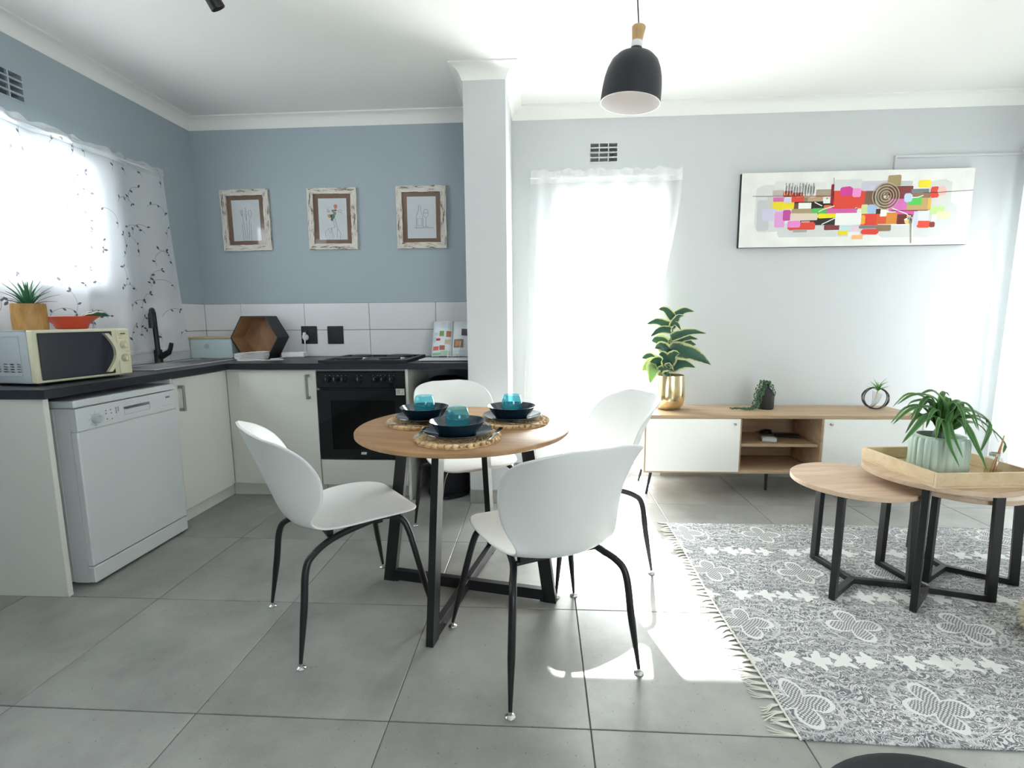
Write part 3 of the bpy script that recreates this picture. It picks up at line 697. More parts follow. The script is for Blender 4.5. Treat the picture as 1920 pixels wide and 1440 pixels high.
# ------------------------------------------------------------------ plants
def leafmat(name, c_mid, c_edge, lo=.62, hi=.8, rough=.35):
    m, nt, b = newmat(name); N = nt.nodes; L = nt.links
    a = N.new('ShaderNodeAttribute'); a.attribute_name = 'lat'
    tc = N.new('ShaderNodeTexCoord'); n = N.new('ShaderNodeTexNoise'); n.inputs['Scale'].default_value = 30; n.inputs['Detail'].default_value = 4
    e = NX(nt, a.outputs['Fac'])+(NX(nt, n.outputs['Fac'])-.5)*.55
    L.new(tc.outputs['Object'], n.inputs['Vector'])
    r = N.new('ShaderNodeValToRGB'); r.color_ramp.elements[0].position = lo; r.color_ramp.elements[1].position = hi
    r.color_ramp.elements[0].color = rgb(*c_mid); r.color_ramp.elements[1].color = rgb(*c_edge)
    L.new(e.k, r.inputs['Fac']); L.new(r.outputs['Color'], b.inputs['Base Color']); b.inputs['Roughness'].default_value = rough
    b.inputs['Subsurface Weight'].default_value = 0
    tl = N.new('ShaderNodeBsdfTranslucent'); L.new(r.outputs['Color'], tl.inputs['Color']); mx = N.new('ShaderNodeMixShader'); mx.inputs[0].default_value = .25
    out = N['Material Output']; L.new(b.outputs[0], mx.inputs[1]); L.new(tl.outputs[0], mx.inputs[2]); L.new(mx.outputs[0], out.inputs[0])
    return m
def leaf(parent, mt, path, width, shape='oval', fold=.25, face=None, name='leaf', n=14, cols=7):
    """a leaf whose midrib follows path; face = rough direction its upper side looks to"""
    P = catmull(path, max(2, n//(len(path)-1))); L = len(P); m = MB(); vs = []; fs = []
    face = Vector(face) if face else Vector((0, -.45, 1))
    for i, p in enumerate(P):
        t = i/(L-1); d = (P[min(i+1, L-1)]-P[max(i-1, 0)]).normalized()
        s = d.cross(face)
        if s.length < .05: s = d.cross(Vector((0, -1, .2)))
        s.normalize(); up = s.cross(d)
        if shape == 'oval': w = width*(sin(PI*min(1, t*.97+.03)**.85))**.8
        elif shape == 'strap': w = width*min(1, .55+t*2)*(1-t)**.55
        else: w = width*(1-t)**.7*min(1, .5+t*3)
        w = max(w, .0006)
        for k in range(cols):
            u = -1+2*k/(cols-1); m.av = abs(u)
            wob = .05*w*sin(9*t+k) if shape == 'oval' else 0
            m.add([p+s*(u*w)+up*(abs(u)*w*fold+wob)], [])
    m.f = [[i*cols+k, i*cols+k+1, (i+1)*cols+k+1, (i+1)*cols+k] for i in range(L-1) for k in range(cols-1)]; m.c = [m.col]*len(m.f)
    o = m.build(name, mt, parent, 180, attr='lat')
    md = o.modifiers.new('thick', 'SOLIDIFY'); md.thickness = .0008; md.offset = 0
    return o
SOIL = mat('dark_soil', (44, 36, 30), .95, bump=.6, bscale=90)
# variegated rubber plant in a gold pot
zt = .560; px, py = .886, 3.45
c = thing('gold_planter', 'glossy gold metal planter at the end of the TV unit', 'planter', (px, py, zt))
GOLD = mat('polished_gold', (240, 218, 172), .18, 1)
part('pot', GOLD, c, lambda m: m.lathe([(0, 0), (.055, 0), (.075, .008), (.093, .032), (.102, .07), (.1035, .11), (.101, .17), (.095, .238), (.0935, .238), (.099, .17), (.101, .11), (.09, .04), (0, .02)], 64), 60)
c = thing('rubber_plant', 'variegated rubber plant with broad cream-edged leaves growing in the gold planter', 'plant', (px, py, zt+.21))
part('soil', SOIL, c, lambda m: m.lathe([(0, -.0), (.05, .004), (.094, -.004), (.094, -.03), (0, -.03)], 32), 60)
part('stem', mat('green_stem', (110, 128, 84), .5), c, lambda m: m.tube(catmull([(0, 0, 0), (.006, .0, .12), (.0, .003, .24), (.012, 0, .40)], 5), [.007]*16, 8), 60)
LM = leafmat('rubber_leaf', (58, 98, 78), (214, 218, 160), .66, .82)
LP = leafmat('rubber_leaf_pale', (150, 186, 112), (222, 224, 168), .55, .8)
def cvt(cx, cy): return (.637+cx*.000519-px, 1.281-cy*.000531-(zt+.21))
LV = [((480, 180), (290, 65), -.02, .022, LM), ((500, 170), (780, 98), .02, .020, LM), ((450, 285), (170, 255), .03, .022, LM), ((450, 345), (180, 412), -.05, .021, LM),
      ((490, 430), (905, 375), -.03, .022, LM), ((490, 505), (862, 455), .04, .023, LM), ((520, 570), (855, 530), .06, .036, LM), ((520, 600), (962, 768), -.05, .045, LM),
      ((425, 565), (245, 470), .03, .040, LM), ((420, 620), (235, 555), -.06, .034, LM), ((430, 770), (540, 620), -.08, .032, LM), ((425, 770), (275, 630), -.085, .030, LM),
      ((480, 815), (760, 800), -.06, .032, LM), ((400, 825), (195, 735), -.03, .034, LM), ((270, 800), (190, 1000), -.06, .038, LP), ((430, 880), (390, 800), -.09, .030, LM),
      ((300, 740), (120, 700), .03, .026, LM), ((480, 290), (590, 150), -.06, .018, LM), ((470, 270), (560, 330), -.06, .016, LM), ((420, 800), (640, 690), .05, .03, LM), ((330, 860), (480, 850), -.085, .02, LM), ((300, 800), (105, 850), -.02, .04, LP)]
for a, b, dy, w, mt in LV:
    ax, az = cvt(*a); bx, bz = cvt(*b); mx_, mz = (ax+bx)/2, (az+bz)/2+.025
    leaf(c, mt, [(ax*.35, dy*.1, max(az, .0)), (ax, dy*.35, az+.004), (mx_, dy*.8, mz), (bx, dy*1.4, bz)], w*1.45, 'oval', .22, face=(.05, -1, .35))
# string-of-pearls bottle vase
vx, vy = 1.545, 3.47
c = thing('bottle_vase', 'small matt black bottle vase on the TV unit', 'vase', (vx, vy, zt))
part('body', mat('black_ceramic', (34, 38, 40), .55), c, lambda m: m.lathe([(0, 0), (.050, 0), (.054, .006), (.056, .09), (.052, .11), (.034, .138), (.024, .15), (.021, .172), (.022, .176), (.018, .176), (.016, .15), (0, .145)], 40), 60)
GRN = mat('trailing_leaf_green', (58, 92, 60), .5, var=.25, vscale=60)
c = thing('trailing_succulent', 'trailing string-of-beads succulent spilling from the black bottle vase', 'plant', (vx, vy, zt))
strands = [[(0, 0, .17), (-.02, -.02, .19), (-.05, -.035, .16), (-.07, -.045, .10), (-.085, -.06, .04), (-.13, -.065, .012), (-.19, -.06, .010), (-.245, -.055, .008)],
           [(0, 0, .17), (-.012, -.03, .185), (-.035, -.05, .14), (-.055, -.058, .09), (-.075, -.07, .03), (-.12, -.085, .010), (-.17, -.08, .008)],
           [(0, 0, .17), (-.03, .0, .19), (-.065, -.01, .13), (-.078, -.02, .07), (-.09, -.03, .01)],
           [(0, 0, .17), (.010, -.018, .186), (.028, -.032, .15), (.038, -.046, .10)]]
def beads(m):
    for st_ in strands:
        P = catmull(st_, 5)
        for i, p in enumerate(P):
            for k in range(2):
                a = i*2.4+k*PI; q = p+Vector((cos(a), sin(a)*.7, abs(sin(a*1.3))*.8))*.0095
                q.z = max(q.z, .006); m.ball(q, .0052, .0046, .0064, 6, 4)
for st_ in strands: part('strand', GRN, c, lambda m: m.tube(catmull(st_, 6), .0016, 5), 60)
part('bead_leaves', GRN, c, beads, 180, kind='stuff')
# air plant in a wire orb
ox, oy = 2.255, 3.44
c = thing('wire_orb', 'black wire ring ornament on the TV unit holding an air plant', 'ornament', (ox, oy, zt))
WIRE = mat('black_wire', (42, 40, 42), .5)
def ring(m, R, tilt, az, cz, wob, r=.0017):
    M = T(0, 0, cz) @ RZ(az) @ RX(tilt)
    m.tube([M @ Vector((R*cos(a)*(1+wob*sin(3*a)), R*.86*sin(a), wob*.02*cos(5*a))) for a in [2*PI*k/36 for k in range(37)]], r, 6)
for k in range(10): part('wire', WIRE, c, lambda m: ring(m, .082+.0015*(k % 4), rad(68+5*(k % 5)), rad(-12+2.5*k), .079+.001*(k % 3), .02), 60)
for k in range(7): part('strut_wire', WIRE, c, lambda m: m.tube(catmull([(-.055+k*.008, -.03+.006*k, .012+.001*k), (-.02+k*.007, .0, .055), (.0+k*.010, .03, .125-.004*k)], 5), .0010, 5), 60)
AM = leafmat('air_leaf', (88, 150, 70), (120, 168, 96), .5, .9)
c = thing('air_plant', 'small spiky green air plant perched on the wire orb', 'plant', (ox+.005, oy-.01, zt+.124))
part('stem', mat('pale_stem', (182, 166, 112), .6), c, lambda m: m.tube([(0, 0, .02), (-.004, 0, -.02), (-.006, .004, -.055)], [.004, .003, .002], 6), 60)
for k in range(22):
    a = k*2.4; e = .25+.75*(k/22); r = .062*(1.05-.35*e)+.012*random.random(); h = .02+.075*e*(.6+.5*random.random())
    leaf(c, AM, [(0, 0, .005), (r*.4*cos(a), r*.4*sin(a), h*.65), (r*cos(a), r*sin(a), h)], .0048, 'blade', .3, face=(0, 0, 1), n=6, cols=3)

# ------------------------------------------------------------------ coffee tables
def coffee_table(x, y, z, r, feet, lab, hub):
    c = thing('coffee_table', lab, 'coffee table', (x, y, 0), 0, 'nesting coffee tables')
    t = part('tabletop', CTWOOD, c, lambda m: m.lathe([(0, z-.02), (r-.002, z-.02), (r, z-.018), (r, z-.002), (r-.002, z), (0, z)], 80), 40)
    t.rotation_euler = (0, 0, random.random()*.5)
    hx, hy = hub[0]-x, hub[1]-y
    f0 = .008
    for (fx, fy) in feet:
        fx -= x; fy -= y
        d = Vector((hx-fx, hy-fy, 0)).normalized()
        tx, ty = fx+d.x*.012, fy+d.y*.012
        part('leg', BLACKM, c, lambda m: m.bar((fx, fy, f0), (tx, ty, z-.02), .024, .032, up=d, bv=.001))
        part('base_bar', BLACKM, c, lambda m: m.bar((fx, fy, f0+.013), (hx, hy, f0+.013), .024, .024, bv=.001))
        part('top_bar', BLACKM, c, lambda m: m.bar((tx, ty, z-.0305), (hx, hy, z-.0305), .024, .02, bv=.001))
    return c
coffee_table(1.380, 2.198, .480, .247, [(1.341, 2.385), (1.230, 2.030), (1.612, 2.128)], 'round oak nesting coffee table standing clear of the tray, with nothing on it', (1.385, 2.165))
coffee_table(1.672, 2.118, .543, .268, [(1.617, 2.336), (1.505, 1.957), (1.868, 2.040)], 'tallest round oak nesting coffee table carrying the wooden tray', (1.655, 2.10))
coffee_table(1.905, 2.315, .432, .252, [(1.889, 2.520), (2.085, 2.180), (1.725, 2.19)], 'low round oak nesting coffee table tucked beneath the tray table on its far side', (1.880, 2.298))
# tray
tx, ty, tz = 1.668, 2.100, .543
c = thing('wooden_tray', 'square bamboo serving tray on the tallest coffee table', 'tray', (tx, ty, tz), rad(4.2))
h = .197
part('base', TRAYW, c, lambda m: m.box(-h, -h, 0, h, h, .007))
for k in range(4):
    s_ = part('side', TRAYW, c, lambda m: m.box(-h, -h, .0072, h-.011, -h+.011, .058, .001)); s_.rotation_euler = (0, 0, k*PI/2)
# ribbed pot with long-leaved plant
gx, gy, gz = 1.650, 2.105, tz+.0072
c = thing('ribbed_pot', 'pale sage green ribbed ceramic pot standing in the tray', 'planter', (gx, gy, gz))
part('pot', mat('sage_ceramic', (176, 194, 182), .28), c, lambda m: (m.lathe([(0, 0), (.088, 0), (.094, .006), (.098, .02), (.098, .125), (.094, .142), (.084, .148)], 192, None, .055, 24), m.lathe([(.088, .146), (.084, .150), (.077, .150), (.075, .14), (.072, .03), (0, .02)], 48)), 40)
TM_ = leafmat('tillandsia_leaf', (66, 116, 66), (116, 160, 84), .3, 1.0, .4)
c = thing('spider_leaf_plant', 'green plant with long arching strap leaves in the sage pot', 'plant', (gx, gy, gz+.12))
part('soil', SOIL, c, lambda m: m.lathe([(0, .004), (.074, 0), (.074, -.03), (0, -.03)], 32), 60)
part('crown', mat('dark_crown', (52, 74, 50), .5), c, lambda m: m.lathe([(0, .075), (.010, .07), (.022, .045), (.028, .02), (.026, 0)], 16), 60)
b0 = gz+.12
LVS = [([(0.018, 0.778), (0.005, 0.839), (-0.034, 0.88), (-0.076, 0.866)], .03, .019), ([(-0.019, 0.829), (-0.061, 0.863), (-0.118, 0.863), (-0.168, 0.825)], .02, .013), ([(-0.032, 0.829), (-0.065, 0.842), (-0.099, 0.832), (-0.11, 0.812)], .05, .012),
       ([(-0.029, 0.802), (-0.098, 0.819), (-0.154, 0.801), (-0.209, 0.75)], -.03, .013), ([(-0.04, 0.778), (-0.091, 0.781), (-0.142, 0.743), (-0.205, 0.684)], -.09, .017), ([(0.03, 0.809), (0.06, 0.832), (0.094, 0.836), (0.12, 0.806)], .05, .014),
       ([(0.039, 0.788), (0.101, 0.802), (0.161, 0.748), (0.128, 0.638)], -.05, .017), ([(0.048, 0.765), (0.12, 0.772), (0.189, 0.724), (0.236, 0.67), (0.231, 0.632)], -.03, .015), ([(0.055, 0.73), (0.103, 0.751), (0.162, 0.738), (0.202, 0.69), (0.188, 0.618)], .03, .014),
       ([(0.054, 0.795), (0.133, 0.799), (0.187, 0.769), (0.218, 0.714)], .04, .011), ([(-0.013, 0.764), (-0.034, 0.743), (-0.049, 0.685), (-0.036, 0.609)], -.17, .014), ([(-0.006, 0.761), (-0.026, 0.722), (-0.027, 0.647)], -.175, .011),
       ([(0.034, 0.771), (0.049, 0.744), (0.058, 0.679), (0.07, 0.596)], -.165, .015), ([(0.038, 0.768), (0.031, 0.73), (0.038, 0.648)], -.175, .011), ([(-0.031, 0.757), (-0.052, 0.771), (-0.079, 0.785), (-0.093, 0.764)], .06, .013),
       ([(0, .78), (.02, .85), (.05, .87), (.09, .85)], .10, .013), ([(-.01, .78), (-.03, .84), (-.09, .86), (-.13, .80)], .11, .013), ([(.03, .76), (.08, .79), (.13, .77), (.15, .70)], .12, .013)]
rl = random.Random(12)
for k in range(16):
    a = k*2.399+.4; R_ = .09+.10*rl.random(); up_ = .775+.075*rl.random(); sx_ = cos(a); sy_ = sin(a)
    LVS.append(([(sx_*.02, .745), (sx_*R_*.45, up_), (sx_*R_*.85, up_-.01), (sx_*R_*1.15, up_-.06-.05*rl.random())], sy_*R_*1.1, .013))
for pts, dy, w in LVS:
    n_ = len(pts); path = [(pts[0][0]*.3, dy*.05, .04)]+[(x, dy*(k+.6)/n_, z-b0) for k, (x, z) in enumerate(pts)]
    leaf(c, TM_, path, w*1.25, 'strap', .3, face=(0, -.35, 1), n=16, cols=5)
# reed diffuser
dx_, dy_ = 1.812, 2.035
c = thing('reed_diffuser', 'clear glass reed diffuser bottle with sticks in the corner of the tray', 'diffuser', (dx_, dy_, gz))
part('bottle', thin_glass('clear_glass', (252, 253, 252)), c, lambda m: m.lathe([(0, 0), (.026, 0), (.028, .004), (.028, .064), (.024, .074), (.0155, .079), (.0155, .096), (.013, .096), (.013, .079), (.022, .071), (.0255, .062), (.0255, .006), (0, .005)], 32), 60)
part('oil', thin_glass('amber_oil', (252, 244, 224)), c, lambda m: m.lathe([(0, .006), (.026, .006), (.026, .024), (0, .024)], 24), 40)
part('cap_ring', CHROME, c, lambda m: m.lathe([(.0135, .082), (.017, .082), (.017, .094), (.0135, .094)], 24, closed=True), 40)
for k, cc in enumerate(((196, 132, 80), (206, 150, 96), (186, 120, 72), (120, 52, 60), (204, 146, 90))):
    part('reed', mat('reed_%d' % k, cc, .7), c, lambda m: m.tube([(-.014+k*.006, .004*(k % 2), .01), (.004+k*.011, .012*(k-2), .165-.005*abs(k-2))], .0014, 6), 60)

# ------------------------------------------------------------------ rug
RX0, RX1, RY0, RY1 = .725, 2.95, 1.302, 2.80
def rugmat():
    m, nt, b = newmat('grey_printed_cotton'); N = nt.nodes; L = nt.links
    tc = N.new('ShaderNodeTexCoord'); sp = N.new('ShaderNodeSeparateXYZ'); 
    nz = N.new('ShaderNodeTexNoise'); nz.inputs['Scale'].default_value = 11; nz.inputs['Detail'].default_value = 3
    L.new(tc.outputs['Object'], nz.inputs['Vector'])
    sc = N.new('ShaderNodeVectorMath'); sc.operation = 'SCALE'; sc.inputs['Scale'].default_value = .030; L.new(nz.outputs['Color'], sc.inputs[0])
    ad = N.new('ShaderNodeVectorMath'); ad.operation = 'ADD'; L.new(tc.outputs['Object'], ad.inputs[0]); L.new(sc.outputs[0], ad.inputs[1]); L.new(ad.outputs[0], sp.inputs[0])
    X = NX(nt, sp.outputs[0]); Y = NX(nt, sp.outputs[1]); P = .407
    cx = ((X-.815+P*10.5)/P).fract()*P-P/2; cy = ((Y-1.862+P*10.5)/P).fract()*P-P/2       # flower cell
    r = (cx*cx+cy*cy).sqrt(); th = cy.atan2(cx)
    pet = (th*2+.0).cos().abs()*.062+.032                               # four petals
    d = r-pet
    outline = d.abs().lt(.008); inside = d.lt(-.006)
    hatch = (X*520).sin()*(Y*520).sin()
    halo = (r-.115).abs().lt(.004)
    # chain of pale stars, half a cell away
    sy = ((Y-1.862+P*10)/P).fract()*P-P*.5
    sx0 = ((X-.815+P*10)/P).fract()*P
    star = None
    for q, s_ in ((.065, .030), (.165, .032), (.245, .030), (.330, .030)):
        ddx = sx0-q; rr = (ddx*ddx+sy*sy).sqrt(); tt = sy.atan2(ddx)
        k = rr.lt((tt*4+q*40).cos()*.010+(tt*7+q*23).cos()*.007+s_+.004)
        star = k if star is None else star.max(k)
    # scribbled lace ground
    w = N.new('ShaderNodeTexVoronoi'); w.feature = 'DISTANCE_TO_EDGE'; w.inputs['Scale'].default_value = 62; L.new(ad.outputs[0], w.inputs['Vector'])
    n2 = N.new('ShaderNodeTexNoise'); n2.inputs['Scale'].default_value = 15; n2.inputs['Detail'].default_value = 2; n2.inputs['Distortion'].default_value = 1.4; L.new(tc.outputs['Object'], n2.inputs['Vector'])
    wv = N.new('ShaderNodeTexWave'); wv.wave_type = 'RINGS'; wv.inputs['Scale'].default_value = 9; wv.inputs['Distortion'].default_value = 9; wv.inputs['Detail Scale'].default_value = 2.2; wv.inputs['Detail'].default_value = 2; L.new(tc.outputs['Object'], wv.inputs['Vector'])
    lace = ((NX(nt, n2.outputs['Fac'])*13).fract()-.5).abs().lt(.17)*.85+(NX(nt, wv.outputs['Fac']).gt(.86))*.5+NX(nt, w.outputs['Distance']).lt(.05)*.3
    big = N.new('ShaderNodeTexNoise'); big.inputs['Scale'].default_value = 4; L.new(tc.outputs['Object'], big.inputs['Vector'])
    v = lace.min(.9)*(NX(nt, big.outputs['Fac'])*.9+.42)
    v = v.max(outline*.9); v = v*(1-inside)+inside*(hatch.gt(.1)*.75+.12); v = v.max(halo*.55); v = v.max(star*.95)
    rp = N.new('ShaderNodeValToRGB'); rp.color_ramp.elements[0].color = rgb(112, 114, 119); rp.color_ramp.elements[1].color = rgb(226, 226, 224); rp.color_ramp.elements[0].position = .05
    L.new(v.k, rp.inputs['Fac']); L.new(rp.outputs['Color'], b.inputs['Base Color']); b.inputs['Roughness'].default_value = .95; b.inputs['Specular IOR Level'].default_value = .1
    wb = N.new('ShaderNodeTexNoise'); wb.inputs['Scale'].default_value = 240; L.new(tc.outputs['Object'], wb.inputs['Vector'])
    bu = N.new('ShaderNodeBump'); bu.inputs['Strength'].default_value = .35; bu.inputs['Distance'].default_value = .002; L.new(wb.outputs['Fac'], bu.inputs['Height']); L.new(bu.outputs['Normal'], b.inputs['Normal'])
    return m
c = thing('area_rug', 'grey and white printed cotton rug with tasselled edge under the coffee tables', 'rug')
def rugmesh(m):
    nx, ny = 60, 40
    def f(u, v):
        x = RX0+(RX1-RX0)*u; y = RY0+(RY1-RY0)*v
        x += .006*sin(5*y+1)*(1-u); y += .006*sin(4*x)*(1-v)-.004*sin(3*x)*v
        return (x, y, .0055+.0008*sin(7*x+3*y)*sin(5*y))
    m.grid(nx, ny, f)
rg = part('weave', rugmat(), c, rugmesh, 180)
md = rg.modifiers.new('thick', 'SOLIDIFY'); md.thickness = .005; md.offset = -1
COTTON = mat('undyed_cotton', (222, 220, 210), .95)
part('hem', COTTON, c, lambda m: m.tube([(RX0+.006*sin(5*y+1)+.003, y, .0045) for y in [RY0+(RY1-RY0)*k/40 for k in range(41)]], .0042, 6), 60)
for k in range(52):
    y = RY0+.012+(RY1-RY0-.02)*k/51; x = RX0+.006*sin(5*y+1); l = .045+.035*random.random(); a = (random.random()-.5)*.9
    def tas(m):
        for s_ in range(3):
            b_ = a+(s_-1)*.16
            m.tube([(x+.002, y, .004), (x-l*.35, y+l*.35*sin(b_)*.6+.002*s_, .004), (x-l*.7, y+l*.7*sin(b_)+.004*sin(k), .003), (x-l, y+l*sin(b_)*1.1+.003*s_, .0025)], [.0028, .0022, .0018, .0012], 5)
    part('tassel', COTTON, c, tas, 60)
# cream shaggy pouf at the rug's far right
c = thing('shaggy_pouf', 'cream shaggy floor cushion on the rug', 'cushion', (2.005, 1.735, .0065))
FLUFF = mat('cream_fleece', (232, 226, 204), .95, bump=.9, bscale=60)
part('cushion', FLUFF, c, lambda m: m.lathe([(0, .005), (.17, .004), (.20, .02), (.215, .06), (.205, .10), (.16, .135), (0, .15)], 40), 60)
def tufts(m):
    for k in range(700):
        a = random.random()*2*PI; q = random.random(); r = .21-.04*abs(q-.4); z = .012+.11*q
        if q > .75: r = random.random()*.19; z = .14-.8*r*r
        p = Vector((r*cos(a), r*sin(a), z)); d = Vector((cos(a), sin(a), -.5+random.random()))*.028
        m.tube([p, p+d*.6+Vector((0, 0, .004)), p+d+Vector((.006*random.random(), 0, -.004))], [.004, .003, .0008], 4)
        for i_ in range(-12, 0): m.v[i_].z = max(m.v[i_].z, .001)
part('fleece_tufts', FLUFF, c, tufts, 180, kind='stuff')
# black stool in the foreground
c = thing('black_stool', 'round black stool with a raised rim beyond the rug edge', 'stool', (.600, .555, 0))
part('seat', mat('black_stool_plastic', (26, 27, 34), .35), c, lambda m: m.lathe([(0, .415), (.20, .418), (.232, .43), (.240, .444), (.236, .452), (.226, .452), (.205, .438), (.12, .430), (0, .428)], 64), 60)
for k in range(4):
    a = PI/4+k*PI/2; part('leg', BLACKM, c, lambda m: m.tube([(.14*cos(a), .14*sin(a), .418), (.21*cos(a), .21*sin(a), 0)], [.012, .009], 10), 60)
part('foot_ring', BLACKM, c, lambda m: m.tube([(.185*cos(a), .185*sin(a), .15) for a in [2*PI*k/40 for k in range(41)]], .006, 8), 60)

# ------------------------------------------------------------------ curtains
SHEER = sheer('white_voile', (250, 250, 250), .42, .46, .12)
SHEERH = sheer('white_voile_doubled', (250, 250, 250), .12, .55, .33)
SHEERK = sheer('white_voile_printed', (250, 250, 252), .32, .20, .48)
SHEERS = sheer('thick_voile', (250, 250, 248), .12, .42, .46)
INK = sheer('grey_print', (96, 98, 112), .15, .5, .35)
def sm(a, b, t): t = max(0, min(1, (t-a)/(b-a))); return t*t*(3-2*t)
# kitchen window curtain
KY0, KY1, KZ0, KZ1 = 1.15, 3.335, .985, 2.195
def kc(s, z):
    """curtain surface: s 0..1 along the rod, z height"""
    dn = sm(KZ1-.1, KZ0, z) if False else (KZ1-z)/(KZ1-KZ0)
    y = KY0+(KY1-KY0)*s
    y += .075*dn*sm(.8, 1, s)*(.55+.45*dn)
    ph = s*40+.8*sin(s*9)
    amp = .011+.012*dn
    x = -2.541+amp*sin(ph)+.006*sin(ph*2.3+1)*dn+.02*dn*sm(.93, 1, s)
    return (x, y, z)
def ktop(s): return KZ1+.006*sin(s*90)+.004*sin(s*143)
c = thing('kitchen_curtain', 'white voile curtain with grey leafy vine print over the kitchen window', 'curtain')
part('rod', WINF, c, lambda m: m.tube([(-2.537, KY0-.02, KZ1-.030), (-2.537, KY1+.01, KZ1-.030)], .006, 8), 60)
part('drop', SHEERK, c, lambda m: m.grid(241, 40, lambda u, v: kc(u, KZ0+(KZ1-.055-KZ0)*v)), 180)
part('header', SHEERH, c, lambda m: m.grid(241, 6, lambda u, v: (lambda p: (p[0]+.004+.004*sin(u*120)*v, p[1], p[2]))(kc(u, KZ1-.055+(ktop(u)-KZ1+.055)*v))), 180)
part('hem', SHEERH, c, lambda m: m.grid(241, 3, lambda u, v: (lambda p: (p[0]+.002, p[1], p[2]))(kc(u, KZ0+.03*v))), 180)
def vine(m):
    rnd = random.Random(3)
    def pt(s, z, off=.003):
        p = kc(min(max(s, 0), 1), z); return Vector((p[0]+off, p[1], p[2]))
    sl = KY1-KY0
    def lf(s, z, a, L):
        w = L*.26; q = []
        for t, k in ((0, 0), (.25, .75), (.55, 1), (.8, .6), (1, 0), (.8, -.6), (.55, -1), (.25, -.75)):
            du = (cos(a)*t*L-sin(a)*k*w)/sl; dz = sin(a)*t*L+cos(a)*k*w; q.append(pt(s+du, z+dz))
        m.add(q, [(0, 1, 2, 3), (0, 3, 4, 5), (0, 5, 6, 7)])
    for col in range(18):
        for row in range(7):
            s0 = (col+.5+.25*(row % 2)+rnd.uniform(-.15, .15))/18; z0 = KZ0+.05+(row+rnd.uniform(0, .3))*.172
            if s0 > .985 or s0 < .02: continue
            a = rnd.choice([.9, 2.2, 1.3, 1.9])+rnd.uniform(-.3, .3); turn = rnd.choice([-1, 1])*rnd.uniform(9, 15); P = [(s0, z0)]; n = 12
            for k in range(n):
                ds = cos(a)*.0125/sl; dz = sin(a)*.0125; P.append((P[-1][0]+ds, min(P[-1][1]+dz, KZ1-.012))); a += turn*.0125
            for k in range(n):
                (s1, z1), (s2, z2) = P[k], P[k+1]; A, B = pt(s1, z1), pt(s2, z2); d = (B-A)
                nrm = Vector((0, -d.z, d.y)).normalized()*.0009; m.add([A-nrm, B-nrm, B+nrm, A+nrm], [(0, 1, 2, 3)])
            for k, sd in ((2, 1), (6, -1), (n, 1), (n, -1)):
                if rnd.random() < .85:
                    s1, z1 = P[k]
                    if z1 < KZ1-.035: lf(s1, z1, a+sd*rnd.uniform(.5, 1.2)-turn*.0125*(n-k), rnd.uniform(.018, .027))
part('vine_print', INK, c, vine, kind='stuff')
# glazed door curtain
DX0, DX1, DZ0, DZ1 = -.070, .972, .045, 2.215
def dc(s, z):
    dn = (DZ1-z)/(DZ1-DZ0); x = DX0+(DX1-DX0)*s
    x += -.075*dn*(1-s)**2-.13*sm(.02, .5, dn)*s**3
    ph = s*42+1.2*sin(s*7)
    return (x, 3.640+(.008+.014*dn)*sin(ph)+.005*dn*sin(ph*2.7), z)
c = thing('door_curtain', 'plain white voile curtain over the glazed door between pillar and painting', 'curtain')
part('rod', WINF, c, lambda m: m.tube([(DX0-.005, 3.640, DZ1-.05), (DX1+.005, 3.640, DZ1-.05)], .006, 8), 60)
part('drop', SHEER, c, lambda m: m.grid(181, 50, lambda u, v: dc(u, DZ0+(DZ1-.085-DZ0)*v)), 180)
part('header', SHEERH, c, lambda m: m.grid(181, 6, lambda u, v: (lambda p: (p[0], p[1]-.004-.004*sin(u*100)*v, p[2]))(dc(u, DZ1-.085+(.085+.007*sin(u*31)+.005*sin(u*83))*v))), 180)
# side window curtain
def sc_(s, z):
    dn = (2.3-z)/2.25
    return (3.20+(.02+.018*dn)*sin(s*70+sin(s*11)), 2.0+1.62*s+.02*dn*s, z)
c = thing('side_curtain', 'white voile curtain over the wide window in the right-hand wall', 'curtain')
part('rod', WINF, c, lambda m: m.tube([(3.20, 1.95, 2.27), (3.20, 3.65, 2.27)], .008, 8), 60)
part('drop', SHEERS, c, lambda m: m.grid(281, 40, lambda u, v: sc_(u, .05+2.20*v)), 180)
part('header', SHEERH, c, lambda m: m.grid(281, 4, lambda u, v: (lambda p: (p[0]-.003, p[1], p[2]))(sc_(u, 2.25+.05*v))), 180)

# ------------------------------------------------------------------ air vents
VENTP = mat('vent_paint', (214, 219, 221), .6)
VENTK = mat('vent_paint_blue', (150, 166, 176), .6)
def vent(root, cols, rows, w, h, mt):
    us = [-w/2]; vs_ = [-h/2]
    bw, bh = .007, .008
    cw = (w-(cols+1)*bw)/cols; rh = (h-(rows+1)*bh)/rows
    for k in range(cols): us += [us[-1]+bw, us[-1]+bw+cw]
    us.append(w/2)
    for k in range(rows): vs_ += [vs_[-1]+bh, vs_[-1]+bh+rh]
    vs_.append(h/2)
    part('grille', mt, root, lambda m: m.cells(us, vs_, lambda i, j: not (i % 2 and j % 2), -.003, .010, lambda u, v, t: (u, t, v)))
    for j in range(rows):
        zc = vs_[1+2*j]
        part('louvre', mt, root, lambda m: m.add([(-w/2+.006, .004, zc), (w/2-.006, .004, zc), (w/2-.006, .03, zc+rh*.4), (-w/2+.006, .03, zc+rh*.4)], [(0, 1, 2, 3)]))
    part('backing', mt, root, lambda m: m.box(-w/2+.0055, .165, -h/2+.0055, w/2-.0055, .172, h/2-.0055))
v = thing('air_vent', 'small pale louvred air vent above the glazed door', 'vent', (.441, Y1-.0002, 2.344)); vent(v, 3, 4, .200, .138, LWALL)
